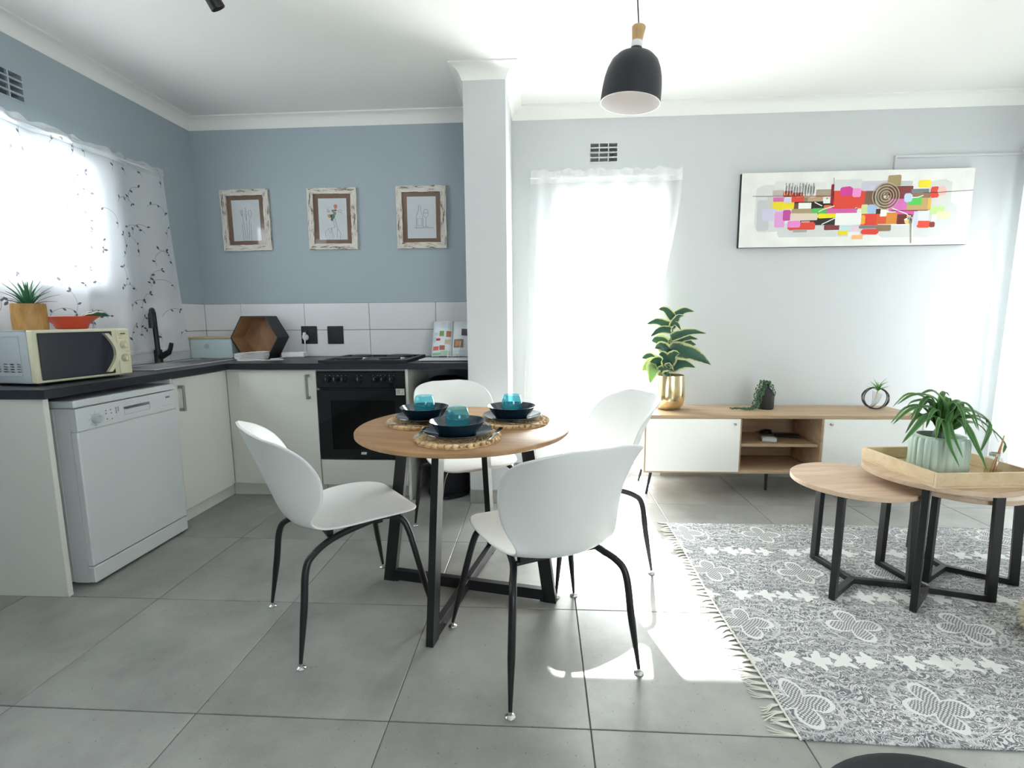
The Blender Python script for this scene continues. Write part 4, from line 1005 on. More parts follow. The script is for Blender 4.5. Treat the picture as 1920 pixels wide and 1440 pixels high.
v = thing('air_vent', 'blue-grey louvred air vent above the kitchen window', 'vent', (X0+.0002, 2.392, 2.342), PI/2); vent(v, 3, 4, .215, .138, KWALL)

# ------------------------------------------------------------------ framed prints
def barnwood():
    m, nt, b = newmat('distressed_white_wood'); N = nt.nodes; L = nt.links
    tc = N.new('ShaderNodeTexCoord'); mp = N.new('ShaderNodeMapping'); mp.inputs['Scale'].default_value = (14, 60, 60)
    oi = N.new('ShaderNodeObjectInfo'); ad = N.new('ShaderNodeVectorMath'); ad.operation = 'ADD'; cb = N.new('ShaderNodeCombineXYZ')
    L.new((NX(nt, oi.outputs['Random'])*30).k, cb.inputs[0]); L.new(tc.outputs['Object'], mp.inputs['Vector']); L.new(mp.outputs['Vector'], ad.inputs[0]); L.new(cb.outputs[0], ad.inputs[1])
    n = N.new('ShaderNodeTexNoise'); n.inputs['Scale'].default_value = 1.1; n.inputs['Detail'].default_value = 7; n.inputs['Roughness'].default_value = .7; L.new(ad.outputs[0], n.inputs['Vector'])
    r = N.new('ShaderNodeValToRGB'); e = r.color_ramp.elements; e[0].position = .38; e[0].color = rgb(96, 80, 66); e[1].position = .46; e[1].color = rgb(206, 198, 188); e2 = r.color_ramp.elements.new(.62); e2.color = rgb(222, 218, 210)
    L.new(n.outputs['Fac'], r.inputs['Fac']); L.new(r.outputs['Color'], b.inputs['Base Color']); b.inputs['Roughness'].default_value = .8
    bu = N.new('ShaderNodeBump'); bu.inputs['Strength'].default_value = .6; bu.inputs['Distance'].default_value = .003; L.new(n.outputs['Fac'], bu.inputs['Height']); L.new(bu.outputs['Normal'], b.inputs['Normal'])
    return m
BARN = barnwood(); MATB = mat('brown_kraft_mount', (128, 98, 80), .85); PAPER = mat('white_print_paper', (222, 226, 230), .7); PENCIL = mat('pencil_line', (120, 122, 128), .8)
FGLASS = thin_glass('picture_glass', (252, 252, 252))
def pframe(x, z, rot, lab, draw, w=.366, h=.438):
    c = thing('picture_frame', lab, 'picture', (x, Y1, z)); c.rotation_euler = (0, rot, 0); c['group'] = 'whitewashed frames in a row above the splashback'
    b_ = .042; jj = random.Random(int(x*100))
    for k in range(4):
        L_, o = (w, h) if k % 2 == 0 else (h, w)
        def rail(m):
            n = 9; A = []; B = []
            for i in range(n):
                t = i/(n-1); A.append((-L_/2+L_*t, -o/2+jj.uniform(-.0025, .0025)*(0 < i < n-1))); B.append((-L_/2+b_+(L_-2*b_)*t, -o/2+b_+jj.uniform(-.002, .002)*(0 < i < n-1)))
            m.prism(A+B[::-1], .004, .020+.003*jj.random(), RX(PI/2))
        q = fix_normals(part('rail', BARN, c, rail)); q.rotation_euler = (0, k*PI/2, 0)
    part('backing', MATB, c, lambda m: m.box(-w/2+.01, -.008, -h/2+.01, w/2-.01, -.003, h/2-.01))
    pr = part('print', PAPER, c, lambda m: m.box(-.106, -.0092, -.147, .106, -.0080, .147))
    part('drawing', PENCIL, pr, draw)
    part('glazing', FGLASS, c, lambda m: m.box(-w/2+.03, -.0125, -h/2+.03, w/2-.03, -.0115, h/2-.03))
    return pr
def ln(m, pts, r=.0011): m.tube([(x*1.12, -.0094, z*1.12) for x, z in pts], r, 4)
def d_cutlery(m):
    ln(m, [(-.012, -.12), (-.018, -.02), (-.026, .03)]); ln(m, [(-.026, .03), (-.034, .045), (-.036, .068)]); ln(m, [(-.026, .03), (-.020, .045), (-.022, .068)]); ln(m, [(-.026, .03), (-.029, .068)])
    ln(m, [(0, -.12), (.0, 0), (-.006, .04), (0, .085), (.006, .04), (.001, 0)])
    ln(m, [(.010, -.12), (.018, -.02), (.026, .02)]); ln(m, [(.028+.011*cos(a), .045+.022*sin(a)) for a in [k*PI/8 for k in range(17)]])
    ln(m, [(-.03, -.02), (-.026, -.13), (.026, -.13), (.03, -.02)])
def d_wine(m):
    ln(m, [(-.05, -.065), (.08, -.065)]); ln(m, [(-.036, -.065), (-.036, .0), (-.030, .02), (-.021, .04), (-.019, .075), (-.007, .075), (-.006, .04), (.004, .02), (.008, 0), (.008, -.065)])
    ln(m, [(-.028, -.05), (-.028, -.005), (.0, -.005), (.0, -.05), (-.028, -.05)]); ln(m, [(.020, .05), (.012, .03), (.014, .012), (.028, -.002), (.042, .012), (.044, .03), (.038, .05), (.020, .05)])
    ln(m, [(.028, -.002), (.028, -.058)]); ln(m, [(.014, -.060), (.028, -.056), (.044, -.060)]); ln(m, [(.014, .028), (.043, .028)])
def d_flower(m):
    ln(m, [(0, .0), (.012, -.05), (-.02, -.06)]); ln(m, [(.014, .005), (.030, -.06), (.024, -.12)]); ln(m, [(-.05, -.115), (-.055, -.08), (-.030, -.06), (-.02, -.09), (-.01, -.06), (.0, -.12)]); ln(m, [(.03, -.06), (.05, -.09), (.045, -.125)])
    ln(m, [(.035, .05), (.055, .06), (.064, .05)]); ln(m, [(.035, .045), (.055, .045), (.062, .032)])
def zc_(z): return 1.19+(z-1.19)*1.0109
pframe(-2.188, zc_(1.921), rad(-.4), 'whitewashed wood frame with a pencil drawing of cutlery in a jar', d_cutlery)
p2 = pframe(-1.530, zc_(1.919), rad(.6), 'whitewashed wood frame with a drawing of a coloured bouquet', d_flower)
pframe(-.868, zc_(1.918), rad(.3), 'whitewashed wood frame with a line drawing of a wine bottle and glass', d_wine)
def bouquet(m):
    def bl(x, z, rx, rz, col, n=9, a0=0):
        m.col = rgb(*col); P = [(x+rx*(1+.25*sin(3*a+a0))*cos(a), -.0096, z+rz*(1+.2*cos(2*a))*sin(a)) for a in [2*PI*k/n for k in range(n)]]
        m.add(P, [tuple(range(n))])
    for a in ((.024, .088, .013, .02, (196, 128, 96)), (-.022, .022, .016, .016, (214, 164, 110)), (.004, .058, .012, .012, (160, 148, 146)), (-.03, .055, .014, .010, (186, 192, 190)), (.0, .018, .018, .022, (116, 134, 122)), (.016, .04, .012, .014, (132, 150, 134)), (-.006, -.004, .010, .012, (104, 126, 116)), (-.036, .07, .008, .009, (206, 202, 196)), (.022, .062, .010, .008, (150, 92, 76))): bl(*a)
part('bouquet_colours', PAINTED, p2, bouquet, color=True)

# ------------------------------------------------------------------ abstract painting
PATCH=[(0.064,0.204,0.194,0.839,214,214,212,0.3),(0.074,0.224,0.128,0.639,196,199,200,0.2),(0.145,0.757,0.275,0.882,222,222,218,0.3),(0.273,0.678,0.371,0.857,226,226,222,0.2),(0.406,0.724,0.527,0.888,214,215,214,0.2),(0.17,0.127,0.559,0.316,212,213,212,0.3),(0.523,0.7,0.646,0.863,203,203,208,0.2),(0.684,0.759,0.741,0.851,196,197,194,0.15),(0.81,0.471,0.911,0.859,214,214,210,0.3),(0.819,0.141,0.944,0.573,212,213,211,0.35),(0.608,0.114,0.939,0.265,214,215,213,0.4),(0.328,0.659,0.395,0.763,176,160,140,0.1),(0.139,0.682,0.189,0.767,190,180,172,0.2),(0.185,0.669,0.233,0.755,205,88,52,0.3),(0.232,0.659,0.272,0.729,190,70,45,0.1),(0.228,0.729,0.27,0.827,238,238,236,0.05),(0.274,0.722,0.324,0.833,214,214,212,0.05),(0.187,0.753,0.23,0.837,232,232,228,0.05),(0.138,0.61,0.191,0.671,214,112,172,0.1),(0.189,0.596,0.224,0.659,205,202,226,0.15),(0.223,0.6,0.278,0.68,222,72,60,0.1),(0.277,0.59,0.305,0.667,150,125,100,0.1),(0.295,0.596,0.359,0.661,188,160,128,0.15),(0.117,0.518,0.142,0.686,204,200,190,0.1),(0.234,0.386,0.405,0.604,58,44,46,0.1),(0.234,0.51,0.261,0.588,110,85,62,0.1),(0.14,0.502,0.188,0.614,232,212,48,0.2),(0.185,0.508,0.236,0.598,236,216,50,0.2),(0.362,0.576,0.399,0.665,240,240,232,0.08),(0.255,0.5,0.311,0.59,242,242,238,0.05),(0.226,0.445,0.314,0.512,172,152,118,0.25),(0.313,0.441,0.381,0.516,92,190,92,0.3),(0.366,0.514,0.401,0.553,214,122,50,0.3),(0.38,0.437,0.511,0.516,212,98,168,0.1),(0.266,0.288,0.423,0.402,52,46,46,0.12),(0.097,0.357,0.164,0.52,208,200,222,0.3),(0.153,0.267,0.197,0.476,226,160,214,0.15),(0.189,0.355,0.224,0.498,196,84,160,0.2),(0.221,0.355,0.342,0.451,226,208,192,0.25),(0.341,0.38,0.421,0.443,240,224,40,0.4),(0.213,0.227,0.334,0.322,224,78,62,0.3),(0.211,0.263,0.269,0.351,234,140,210,0.3),(0.275,0.282,0.328,0.335,226,76,60,0.1),(0.373,0.22,0.441,0.288,132,62,66,0.2),(0.439,0.21,0.498,0.284,196,224,224,0.3),(0.436,0.147,0.481,0.208,234,214,50,0.1),(0.491,0.188,0.528,0.271,228,206,216,0.2),(0.479,0.129,0.53,0.19,232,232,228,0.1),(0.497,0.09,0.545,0.147,244,182,120,0.2),(0.237,0.196,0.299,0.233,176,168,158,0.1),(0.405,0.504,0.552,0.741,226,76,60,0.04),(0.432,0.669,0.489,0.792,214,70,156,0.4),(0.486,0.651,0.523,0.767,240,150,206,0.2),(0.393,0.567,0.405,0.827,150,40,56,0.3),(0.419,0.282,0.532,0.443,238,238,234,0.06),(0.542,0.522,0.587,0.731,122,96,78,0.15),(0.587,0.484,0.695,0.818,150,130,104,0.5),(0.641,0.612,0.745,0.782,132,66,66,0.05),(0.634,0.786,0.69,0.929,168,148,108,0.15),(0.526,0.729,0.595,0.814,206,198,218,0.2),(0.766,0.757,0.819,0.855,246,222,60,0.25),(0.738,0.686,0.813,0.743,122,132,138,0.3),(0.742,0.622,0.82,0.694,150,118,90,0.1),(0.818,0.62,0.856,0.769,226,78,62,0.35),(0.85,0.651,0.887,0.767,232,190,180,0.4),(0.646,0.449,0.728,0.618,218,116,186,0.15),(0.679,0.398,0.772,0.459,214,96,168,0.1),(0.724,0.459,0.825,0.624,196,164,110,0.06),(0.727,0.531,0.785,0.633,92,200,92,0.1),(0.71,0.571,0.745,0.688,190,210,232,0.35),(0.812,0.476,0.826,0.62,226,180,90,0.1),(0.681,0.282,0.754,0.41,118,50,50,0.2),(0.531,0.273,0.605,0.429,224,72,56,0.06),(0.598,0.288,0.647,0.424,218,92,58,0.05),(0.64,0.286,0.686,0.439,220,140,60,0.08),(0.529,0.427,0.558,0.551,214,222,158,0.2),(0.555,0.429,0.597,0.551,170,196,224,0.25),(0.611,0.388,0.64,0.478,246,246,236,0.15),(0.593,0.422,0.613,0.49,64,44,44,0.1),(0.529,0.286,0.55,0.412,240,170,60,0.4),(0.509,0.288,0.532,0.445,240,240,236,0.1),(0.826,0.398,0.887,0.512,194,226,150,0.25),(0.834,0.31,0.856,0.402,244,244,240,0.1),(0.855,0.347,0.911,0.441,232,214,180,0.2),(0.774,0.229,0.832,0.322,226,78,62,0.3),(0.827,0.233,0.851,0.304,140,60,56,0.3),(0.757,0.265,0.778,0.447,206,208,222,0.1),(0.775,0.32,0.822,0.455,218,220,224,0.2),(0.525,0.229,0.601,0.271,120,128,132,0.35),(0.599,0.192,0.664,0.276,146,120,92,0.2),(0.535,0.149,0.611,0.224,226,70,58,0.45),(0.695,0.284,0.746,0.378,110,50,40,0.4),(0.72,0.284,0.748,0.351,240,200,130,0.45)]
PLINE=[(((0.051,0.69),(0.397,0.673)),(60,50,50),0.006),(((0.401,0.912),(0.407,0.576)),(70,30,34),0.005),(((0.324,0.594),(0.358,0.543)),(240,240,236),0.012),(((0.343,0.463),(0.362,0.496),(0.411,0.539)),(238,226,214),0.014),(((0.361,0.296),(0.419,0.38)),(242,242,240),0.012),(((0.789,0.69),(0.852,0.69),(0.999,0.71)),(60,56,56),0.006),(((0.66,0.498),(0.696,0.451),(0.723,0.42),(0.744,0.365)),(244,240,238),0.012),(((0.741,0.629),(0.767,0.631),(0.79,0.657)),(240,238,232),0.012),(((0.746,0.365),(0.755,0.024)),(150,146,120),0.014),(((0.753,0.365),(0.758,0.116)),(244,244,240),0.012),(((0.718,0.335),(0.736,0.365),(0.754,0.361)),(246,244,238),0.02),(((0.658,0.461),(0.815,0.459)),(120,40,50),0.01),(((0.242,0.663),(0.276,0.676),(0.395,0.667)),(220,130,80),0.008)]
PX_0, PX_1, PZ_0, PZ_1 = 1.386, 2.916, 1.672, 2.172
c = thing('abstract_painting', 'long abstract canvas of bright paint blocks on the living room wall', 'painting', (0, 0, 0))
part('canvas', mat('painted_canvas', (232, 231, 226), .75, bump=.3, bscale=220, var=.03, vscale=6), c, lambda m: m.box(PX_0, Y1-.036, PZ_0, PX_1, Y1-.0335, PZ_1, .001))
part('stretcher', mat('black_canvas_edge', (26, 26, 30), .7), c, lambda m: m.box(PX_0, Y1-.0335, PZ_0, PX_1, Y1-.0002, PZ_1, .001))
def patches(m):
    W_, H_ = PX_1-PX_0, PZ_1-PZ_0
    for i, (a, b, a1, b1, r, g, bl, rd) in enumerate(PATCH):
        a, a1, b, b1 = max(a, .01), min(a1, .99), max(b, .015), min(b1, .985)
        x0, z0, x1, z1 = PX_0+a*W_, PZ_0+b*H_, PX_0+a1*W_, PZ_0+b1*H_
        m.col = rgb(r, g, bl); q = rd*min(x1-x0, z1-z0); pts = []; y = Y1-.0361-i*.00002; rr = random.Random(i)
        for (cx, cz, s0) in ((x1-q, z1-q, 0), (x0+q, z1-q, 1), (x0+q, z0+q, 2), (x1-q, z0+q, 3)):
            for k in range(4):
                t = (s0+k/3)*PI/2; j = 1+rr.uniform(-.12, .12); pts.append((cx+q*j*cos(t), y, cz+q*j*sin(t)))
        m.add(pts, [tuple(range(16))[::-1]])
    yb_ = Y1-.0385
    def stroke(pts, col, w):
        m.col = rgb(*col); P = [Vector((PX_0+u*W_, yb_, PZ_0+v*H_)) for u, v in pts]
        for A, B in zip(P, P[1:]):
            d = (B-A).normalized(); n = Vector((-d.z, 0, d.x))*w*H_*.5; m.add([A-n, B-n, B+n, A+n], [(0, 1, 2, 3)])
    for pts, col, w in PLINE: stroke(pts, col, w)
    for k in range(34):                                   # combed dark lines
        u = .190+k*.0040; stroke([(u, .70+.02*sin(k)), (u+.0015, .83+.03*sin(k*1.7))], (60, 56, 54) if k % 3 else (235, 235, 232), .006)
    for k in range(12): stroke([(.27+k*.0032, .325), (.272+k*.0032, .345)], (236, 200, 190), .006)
    for k in range(9):                                    # concentric rings
        R = .016+.0095*k; cu, cv = .630, .655
        for q in range(48):
            a, b = 2*PI*q/48, 2*PI*(q+1)/48
            stroke([(cu+R*cos(a)*H_/W_*1.9, cv+R*1.9*sin(a)), (cu+R*cos(b)*H_/W_*1.9, cv+R*1.9*sin(b))], (96, 80, 64) if k % 2 else (196, 180, 150), .010)
    rr = random.Random(5)
    for k in range(26):
        u, v = rr.choice([(.63, .66), (.735, .35), (.515, .50), (.74, .31), (.385, .63)]); u += rr.uniform(-.012, .012); v += rr.uniform(-.04, .04)
        stroke([(u, v), (u+.006, v+rr.uniform(-.01, .02))], rr.choice([(246, 240, 226), (244, 214, 160), (250, 250, 246)]), .025)
part('paint', PAINTED, c, patches, color=True)

# ------------------------------------------------------------------ sockets, plug, counter things
YW = Y1-.009
def socket(x, z, lab):
    c = thing('wall_socket', lab, 'socket', (x, YW, z)); c['group'] = 'black wall sockets on the splashback'
    part('plate', BLACKP, c, lambda m: m.box(-.061, -.009, -.067, .061, 0, .067, .003))
    for k in (-1, 1):
        part('outlet', BLACKP, c, lambda m: [m.cyl(.0045, 0, .0012, 10, T(k*.027+dx, -.009, dz) @ RX(PI/2)) for dx, dz in ((0, .006), (-.010, -.022), (.010, -.022))])
        part('rocker', BLACKM, c, lambda m: m.box(k*.027-.012, -.0125, .028, k*.027+.012, -.009, .040, .001))
socket(-1.759, 1.079, 'black double wall socket with the white plug in it')
socket(-1.555, 1.078, 'black double wall socket between the plugged socket and the hob, nothing plugged in')
socket(-.705, 1.076, 'black wall socket half hidden behind the open cookbook')
CABLE = mat('white_cable', (232, 232, 232), .45)
o = thing('charger_plug', 'white three-pin plug with lead in the black socket', 'plug', (-1.786, YW-.0092, 1.062))
part('body', CABLE, o, lambda m: (m.lathe([(0, 0), (.024, 0), (.025, .006), (.020, .018), (.011, .026), (0, .027)], 24, RX(PI/2)), m.lathe([(0, 0), (.012, 0), (.011, .022), (0, .024)], 16, T(0, -.010, .012) @ RX(PI/2)), m.box(-.010, -.030, 0, .010, -.006, .038, .005)), 40)
part('lead', CABLE, o, lambda m: m.tube(catmull([(0, -.018, -.012), (.001, -.019, -.05), (.001, -.020, -.085), (-.006, -.028, -.108), (-.02, -.045, -.122)], 6), [.006]*5+[.0035]*20, 8), 60)
o = part('power_adapter', CABLE, None, lambda m: m.box(-.085, -.038, 0, .085, .038, .042, .008)); o.location = (-1.842, 3.60, ZT+.0005); o.rotation_euler = (0, 0, rad(8)); setp(o, 'white power adapter block beside the hexagon shelf', 'adapter')
o = thing('folded_cloth', 'folded white dish cloth lying in front of the hexagon shelf', 'cloth', (-2.045, 3.405, ZT+.0026), rad(4))
CL = mat('white_cloth', (226, 224, 224), .9, bump=.4, bscale=150)
for k in range(6):
    part('fold', CL, o, lambda m: m.grid(14, 8, lambda u, v: (-.095+.185*u+.006*k*(u-.5)+.004*sin(6*v+k), -.04+.08*v+.003*sin(9*u+k), .003+.0085*k+.009*sin(2.2*u+.4)*(.5+.25*k)*u)), 180).modifiers.new('t', 'SOLIDIFY').thickness = .006
part('rolled_edge', CL, o, lambda m: m.tube([(-.090, -.04+.08*k/6, .0245) for k in range(7)], [.0235]*7, 12), 60)
o = part('loose_cable', CABLE, None, lambda m: m.tube([(p.x, p.y, p.z) for p in catmull([(-1.965, 3.352, ZT+.003), (-1.98, 3.325, ZT+.003), (-2.06, 3.29, ZT+.003), (-2.105, 3.318, ZT+.003), (-2.02, 3.332, ZT+.008), (-1.93, 3.325, ZT+.003), (-1.85, 3.33, ZT+.004), (-1.80, 3.36, ZT+.004), (-1.86, 3.42, ZT+.004), (-1.915, 3.41, ZT+.003), (-1.94, 3.45, ZT+.003), (-1.91, 3.50, ZT+.003), (-1.88, 3.575, ZT+.010)], 7)], .0028, 6), 60)
setp(o, 'thin white cable straggling over the worktop by the folded cloth', 'cable')
# storage tin
c = thing('storage_tin', 'pale blue-grey storage tin with wooden lid in the worktop corner', 'tin', (-2.4025, 3.565, ZT), rad(0))
part('body', mat('pale_enamel', (196, 212, 214), .35), c, lambda m: m.box(-.160, -.085, 0, .155, .085, .148, .008))
part('lid', TRAYW, c, lambda m: m.box(-.164, -.089, .1485, .159, .089, .160, .002))
part('badge', LGREY, c, lambda m: (m.cyl(.019, 0, .0012, 24, T(-.030, -.085, .092) @ RX(PI/2))))
# hexagon shelf
c = thing('hexagon_shelf', 'black hexagonal box shelf with wood veneer inside on the worktop', 'shelf', (-2.062, 3.545, ZT), 0)
def hexring(m, Ro, Ri, ya, yb2):
    rr = Ro*sqrt(3)/2; P = []
    for y in (ya, yb2):
        for R in (Ro, Ri):
            for k in range(6): P.append((R*cos(k*PI/3), y, rr+R*sin(k*PI/3)))
    fs = []
    for k in range(6):
        l = (k+1) % 6
        fs += [(k, l, 6+l, 6+k), (12+k, 18+k, 18+l, 12+l), (k, 12+k, 12+l, l), (6+k, 6+l, 18+l, 18+k)]
    m.add(P, fs)
Rh = .178
fix_normals(part('frame', mat('charcoal_board', (34, 37, 42), .55), c, lambda m: hexring(m, Rh, Rh-.008, -.08, .08)))
fix_normals(part('lining', HEXW, c, lambda m: (hexring(m, Rh-.0082, Rh-.0115, -.078, .078) if False else m.add([(R*cos(k*PI/3), y, Rh*sqrt(3)/2+R*sin(k*PI/3)) for y in (-.077, .073) for R in (Rh-.0084, Rh-.011) for k in range(6)], [q for k in range(6) for q in ((k, (k+1) % 6, 6+(k+1) % 6, 6+k), (12+k, 18+k, 18+(k+1) % 6, 12+(k+1) % 6), (k, 12+k, 12+(k+1) % 6, (k+1) % 6), (6+k, 6+(k+1) % 6, 18+(k+1) % 6, 18+k))]))))
part('back_panel', HEXW, c, lambda m: m.prism([((Rh-.0085)*cos(k*PI/3), (Rh-.0085)*sin(k*PI/3)) for k in range(6)], .074, .079, T(0, 0, Rh*sqrt(3)/2) @ RX(-PI/2) @ Matrix.Scale(1, 4)))
# cookbook stand
c = thing('cookbook_stand', 'white metal cookbook stand on the worktop beside the pillar', 'stand', (-.64, 3.42, ZT))
WM = mat('white_wire', (232, 232, 230), .35)
part('base_tray', WM, c, lambda m: m.box(-.17, -.20, .004, .165, .02, .011, .003))
part('foot', BLACKP, c, lambda m: [m.cyl(.007, 0, .005, 10, T(x, y, 0)) for x, y in ((-.15, -.18), (.14, -.18), (-.15, 0), (.14, 0))])
part('page_holder', WM, c, lambda m: [m.tube([(x, -.035, .010), (x+.004, -.038, .05), (x+.014, -.020, .125)], .0022, 6) for x in (-.005, .072)], 60)
part('back_rest', WM, c, lambda m: [m.tube([(x, .012, .011), (x, .11, .22)], .003, 6) for x in (-.08, .08)]+[m.tube([(-.08, .11, .22), (.08, .11, .22)], .003, 6)], 60)
c = thing('open_cookbook', 'open cookbook with photographs of dishes leaning on the white stand', 'book', (-.625, 3.428, ZT+.013))
c.rotation_euler = (rad(-24), 0, 0)
for sx in (-1, 1):
    def pg(u, v): return (sx*.135*u+.0, -.012-.012*sin(PI*u)**.8*(1 if u < 1 else 0)+.004*u, .262*v)
    pgs = part('pages', mat('book_page', (222, 228, 232), .6), c, lambda m: m.grid(10, 4, pg), 180); pgs.modifiers.new('t', 'SOLIDIFY').thickness = .006
    def photos(m, sx=sx):
        def rect(x0, z0, x1, z1, col, rd=.0):
            m.col = rgb(*col); n = 6; q = []
            for k in range(n+1):
                u = x0+(x1-x0)*k/n; p = pg(u, 0); q.append((p[0], p[1]-.0078))
            vs = [(x, y, z0) for x, y in q]+[(x, y, z1) for x, y in q]
            m.add(vs, [(k, k+1, n+2+k, n+1+k) for k in range(n)])
        if sx < 0:
            R_ = ((.05, .14, .30, .185, (176, 122, 84)), (.42, .145, .66, .185, (124, 150, 92)), (.07, .085, .36, .120, (206, 184, 164)), (.60, .112, .82, .130, (190, 62, 76)), (.34, .042, .62, .076, (176, 106, 84)), (.66, .040, .96, .070, (204, 104, 104)), (.05, .004, .98, .022, (138, 178, 150)), (.04, .006, .55, .036, (172, 200, 178)), (.72, .15, .95, .175, (190, 214, 220)), (.84, .10, .98, .14, (182, 212, 220)))
            for q in R_: rect(*q)
            for k in range(6): rect(.30, .206+k*.008, .58, .2085+k*.008, (178, 186, 196))
            for k in range(8): rect(.06, .198+k*.007, .24, .2003+k*.007, (190, 196, 204))
        else:
            for q in ((.12, .06, .62, .122, (150, 120, 100)), (.2, .072, .5, .110, (196, 150, 110)), (.5, .15, .9, .20, (96, 92, 96)), (.1, .01, .9, .03, (196, 204, 208))): rect(*q)
    part('page_print', PAINTED, pgs, photos, color=True)
# microwave
c = thing('microwave', 'cream and grey microwave oven with dark door on the worktop', 'microwave', (-2.152, 2.225, ZT), rad(-9))
WM_, HM, DM = .215, .232, .30                             # local: +x is the front, y runs along the worktop
fz = .010
def mwcase(m):
    z0_, z1_ = fz, fz+HM-.002
    m.box(-DM, -WM_+.07, z0_, -.032, WM_, z1_); m.box(-DM, -WM_, z0_, -.032, -WM_+.07, z0_+.004); m.box(-DM, -WM_, z1_-.004, -.032, -WM_+.07, z1_)
    m.box(-DM, -WM_, z0_, -DM+.004, -WM_+.07, z1_)
    us = [-DM]+[q for i in range(4) for q in (-.225+i*.040, -.200+i*.040)]+[-.032]; vs_ = [z0_]+[q for j in range(4) for q in (fz+.048+j*.011, fz+.053+j*.011)]+[z1_]
    m.cells(us, vs_, lambda i, j: not (i % 2 and j % 2), -WM_, -WM_+.003, lambda u, v, t: (u, t, v))
fix_normals(part('case', LGREY, c, mwcase))
part('side_panel', LGREY, c, lambda m: m.cells([-DM+.03, -DM+.034, -.080, -.076], [fz+.03, fz+.034, fz+.205, fz+.209], lambda i, j: i in (0, 2) or j in (0, 2), -WM_-.0022, -WM_+.001, lambda u, v, t: (u, t, v)))
part('foot', BLACKP, c, lambda m: [m.cyl(.014, 0, fz+.002, 12, T(x, y, 0)) for x in (-.26, -.05) for y in (-.17, .17)])
f = part('front_frame', CREAM, c, lambda m: m.box(-.032, -WM_, fz, 0, WM_, fz+HM, .004))
part('door', mat('dark_navy_door', (26, 32, 46), .3), c, lambda m: m.box(.0, -WM_+.018, fz+.012, .006, .128, fz+HM-.012, .003))
def hnd(m):
    n = 12; A = []
    for k in range(n+1):
        t = k/n; z = fz+.022+(HM-.044)*t; y = .078+.048*sin(PI*t); A.append((y, z))
    B = [(.128, z) if False else (y+.020+.004*sin(PI*i/n), z) for i, (y, z) in enumerate(A)]
    m.cells([0, 1], [0, 1], lambda i, j: True, 0, 0, lambda u, v, t: (0, 0, 0)) if False else None
    P = A+B[::-1]; m.prism(P, .0, .018, T(.005, 0, 0) @ Matrix(((0, 0, 1, 0), (1, 0, 0, 0), (0, 1, 0, 0), (0, 0, 0, 1))))
fix_normals(part('door_handle', CREAM, c, hnd))
part('control_panel', CREAM, c, lambda m: m.box(0, .150, fz+.004, .006, WM_-.001, fz+HM-.004, .003))
for z in (fz+.083, fz+.150):
    k_ = part('knob', CREAM, c, lambda m: (m.lathe([(0, .020), (.012, .020), (.0145, .016), (.017, 0)], 24, T(.006, .182, z) @ RY(PI/2)), m.box(.024, .1795, z-.015, .030, .1845, z+.015, .002)), 40)
    part('dial_ring', GREYM, c, lambda m: m.tube([(.0064, .182+.0195*cos(a), z+.0195*sin(a)) for a in [.6+k*.25 for k in range(16)]], .0007, 5))
part('lettering', mat('dark_ink', (70, 68, 62), .6), c, lambda m: (m.box(.0062, .166, fz+.203, .0068, .196, fz+.2055), m.box(.0062, .170, fz+.206, .0068, .192, fz+.209), m.box(.0062, .160, fz+.195, .0066, .180, fz+.1962), m.box(.0062, .160, fz+.184, .0066, .174, fz+.1854), m.box(.0062, .190, fz+.116, .0066, .206, fz+.1172)))
zm = ZT+fz+HM
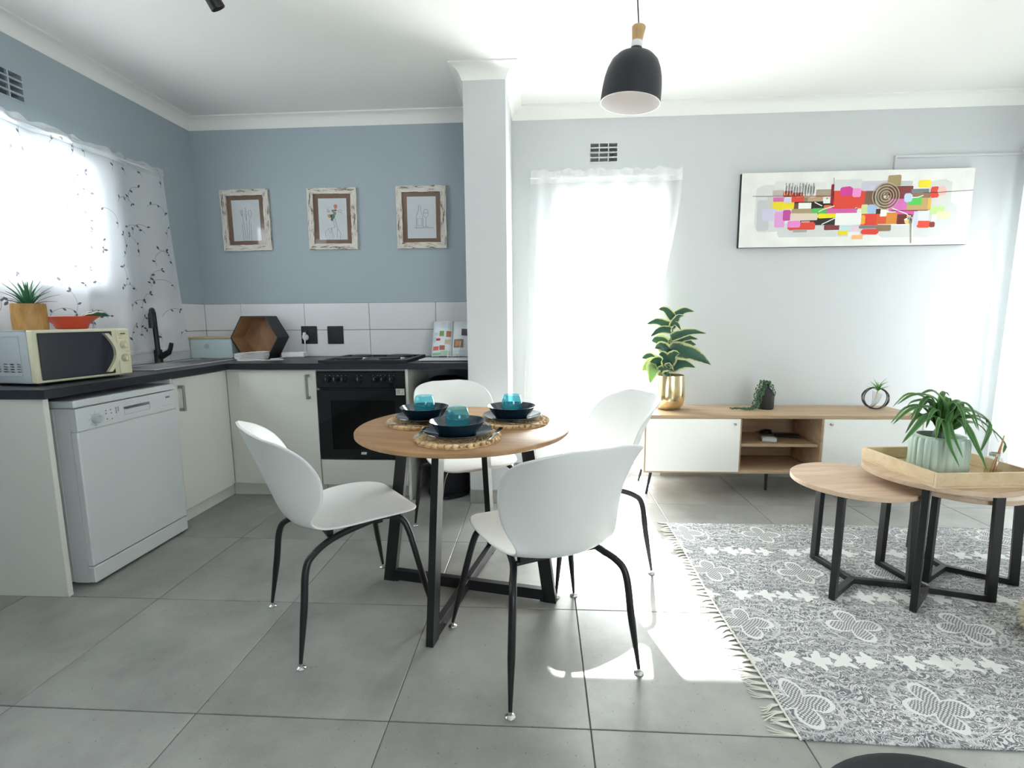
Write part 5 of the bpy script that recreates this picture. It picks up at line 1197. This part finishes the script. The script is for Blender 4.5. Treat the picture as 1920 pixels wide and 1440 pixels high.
# wooden pot with spiky plant on the microwave
c = thing('wooden_pot', 'carved golden wooden pot on top of the microwave', 'planter', (-2.325, 2.145, zm))
WP = wood('golden_wood', (192, 148, 80), (156, 112, 52), (30, 30, 8), .45)
part('pot', WP, c, lambda m: m.grid(49, 11, lambda u, v: (lambda a, r: (r*cos(a), r*sin(a), .118*v))(2*PI*u, (.0625-.002*v)*(1+.014*sin(6*2*PI*u+5*v)+.010*sin(4*2*PI*u-7*v)*sin(PI*v)))), 180)
part('inside', SOIL, c, lambda m: m.lathe([(0, .106), (.055, .104), (.056, .118), (.0578, .1185), (.0575, .10), (.056, 0), (0, 0)], 48), 40)
AL = leafmat('spiky_leaf', (70, 140, 92), (62, 118, 96), .4, 1.0, .4)
c = thing('spiky_succulent', 'spiky green succulent in the carved wooden pot', 'plant', (-2.325, 2.145, zm+.106))
rnd = random.Random(4)
for k in range(30):
    a = k*2.39996; e = k/29; el = rad(12+68*(1-e)**.9) if k > 2 else rad(84); L_ = .105+.03*rnd.random()
    d = Vector((cos(el)*cos(a), cos(el)*sin(a), sin(el)))
    leaf(c, AL, [Vector((.012*cos(a), .012*sin(a), .0)), d*L_*.5+Vector((0, 0, .008)), d*L_], .0085, 'blade', .4, face=(0, 0, 1), n=6, cols=3)
# orange bowl with salad servers
c = thing('orange_bowl', 'orange-red flared bowl behind the wooden pot on the microwave', 'bowl', (-2.325, 2.345, zm))
part('bowl', mat('orange_ceramic', (226, 92, 62), .4), c, lambda m: m.lathe([(0, 0), (.055, 0), (.062, .004), (.068, .022), (.092, .046), (.112, .060), (.110, .062), (.088, .050), (.062, .026), (.05, .008), (0, .006)], 48), 60)
c = thing('watermelon_dish', 'white-edged green leaf-shaped dish laid across the orange bowl', 'dish', (-2.275, 2.385, zm+.0622), rad(68))
part('blade', mat('deep_green', (52, 112, 84), .5), c, lambda m: m.grid(16, 7, lambda u, v: (-.02+.115*u, (v-.5)*.075*sin(PI*min(1, .04+u*.96))**.7, .002+.018*(2*abs(v-.5))**2*sin(PI*u)+.004*sin(20*u)*abs(v-.5)-.0*u)), 180).modifiers.new('t', 'SOLIDIFY').thickness = .003
part('rim', mat('white_rim', (236, 240, 236), .5), c, lambda m: [m.tube([(-.02+.115*u, s_*.5*.075*sin(PI*min(1, .04+u*.96))**.7, .004+.018*sin(PI*u)+.002*sin(20*u)) for u in [k/15 for k in range(16)]], .0022, 5) for s_ in (-1, 1)], 60)
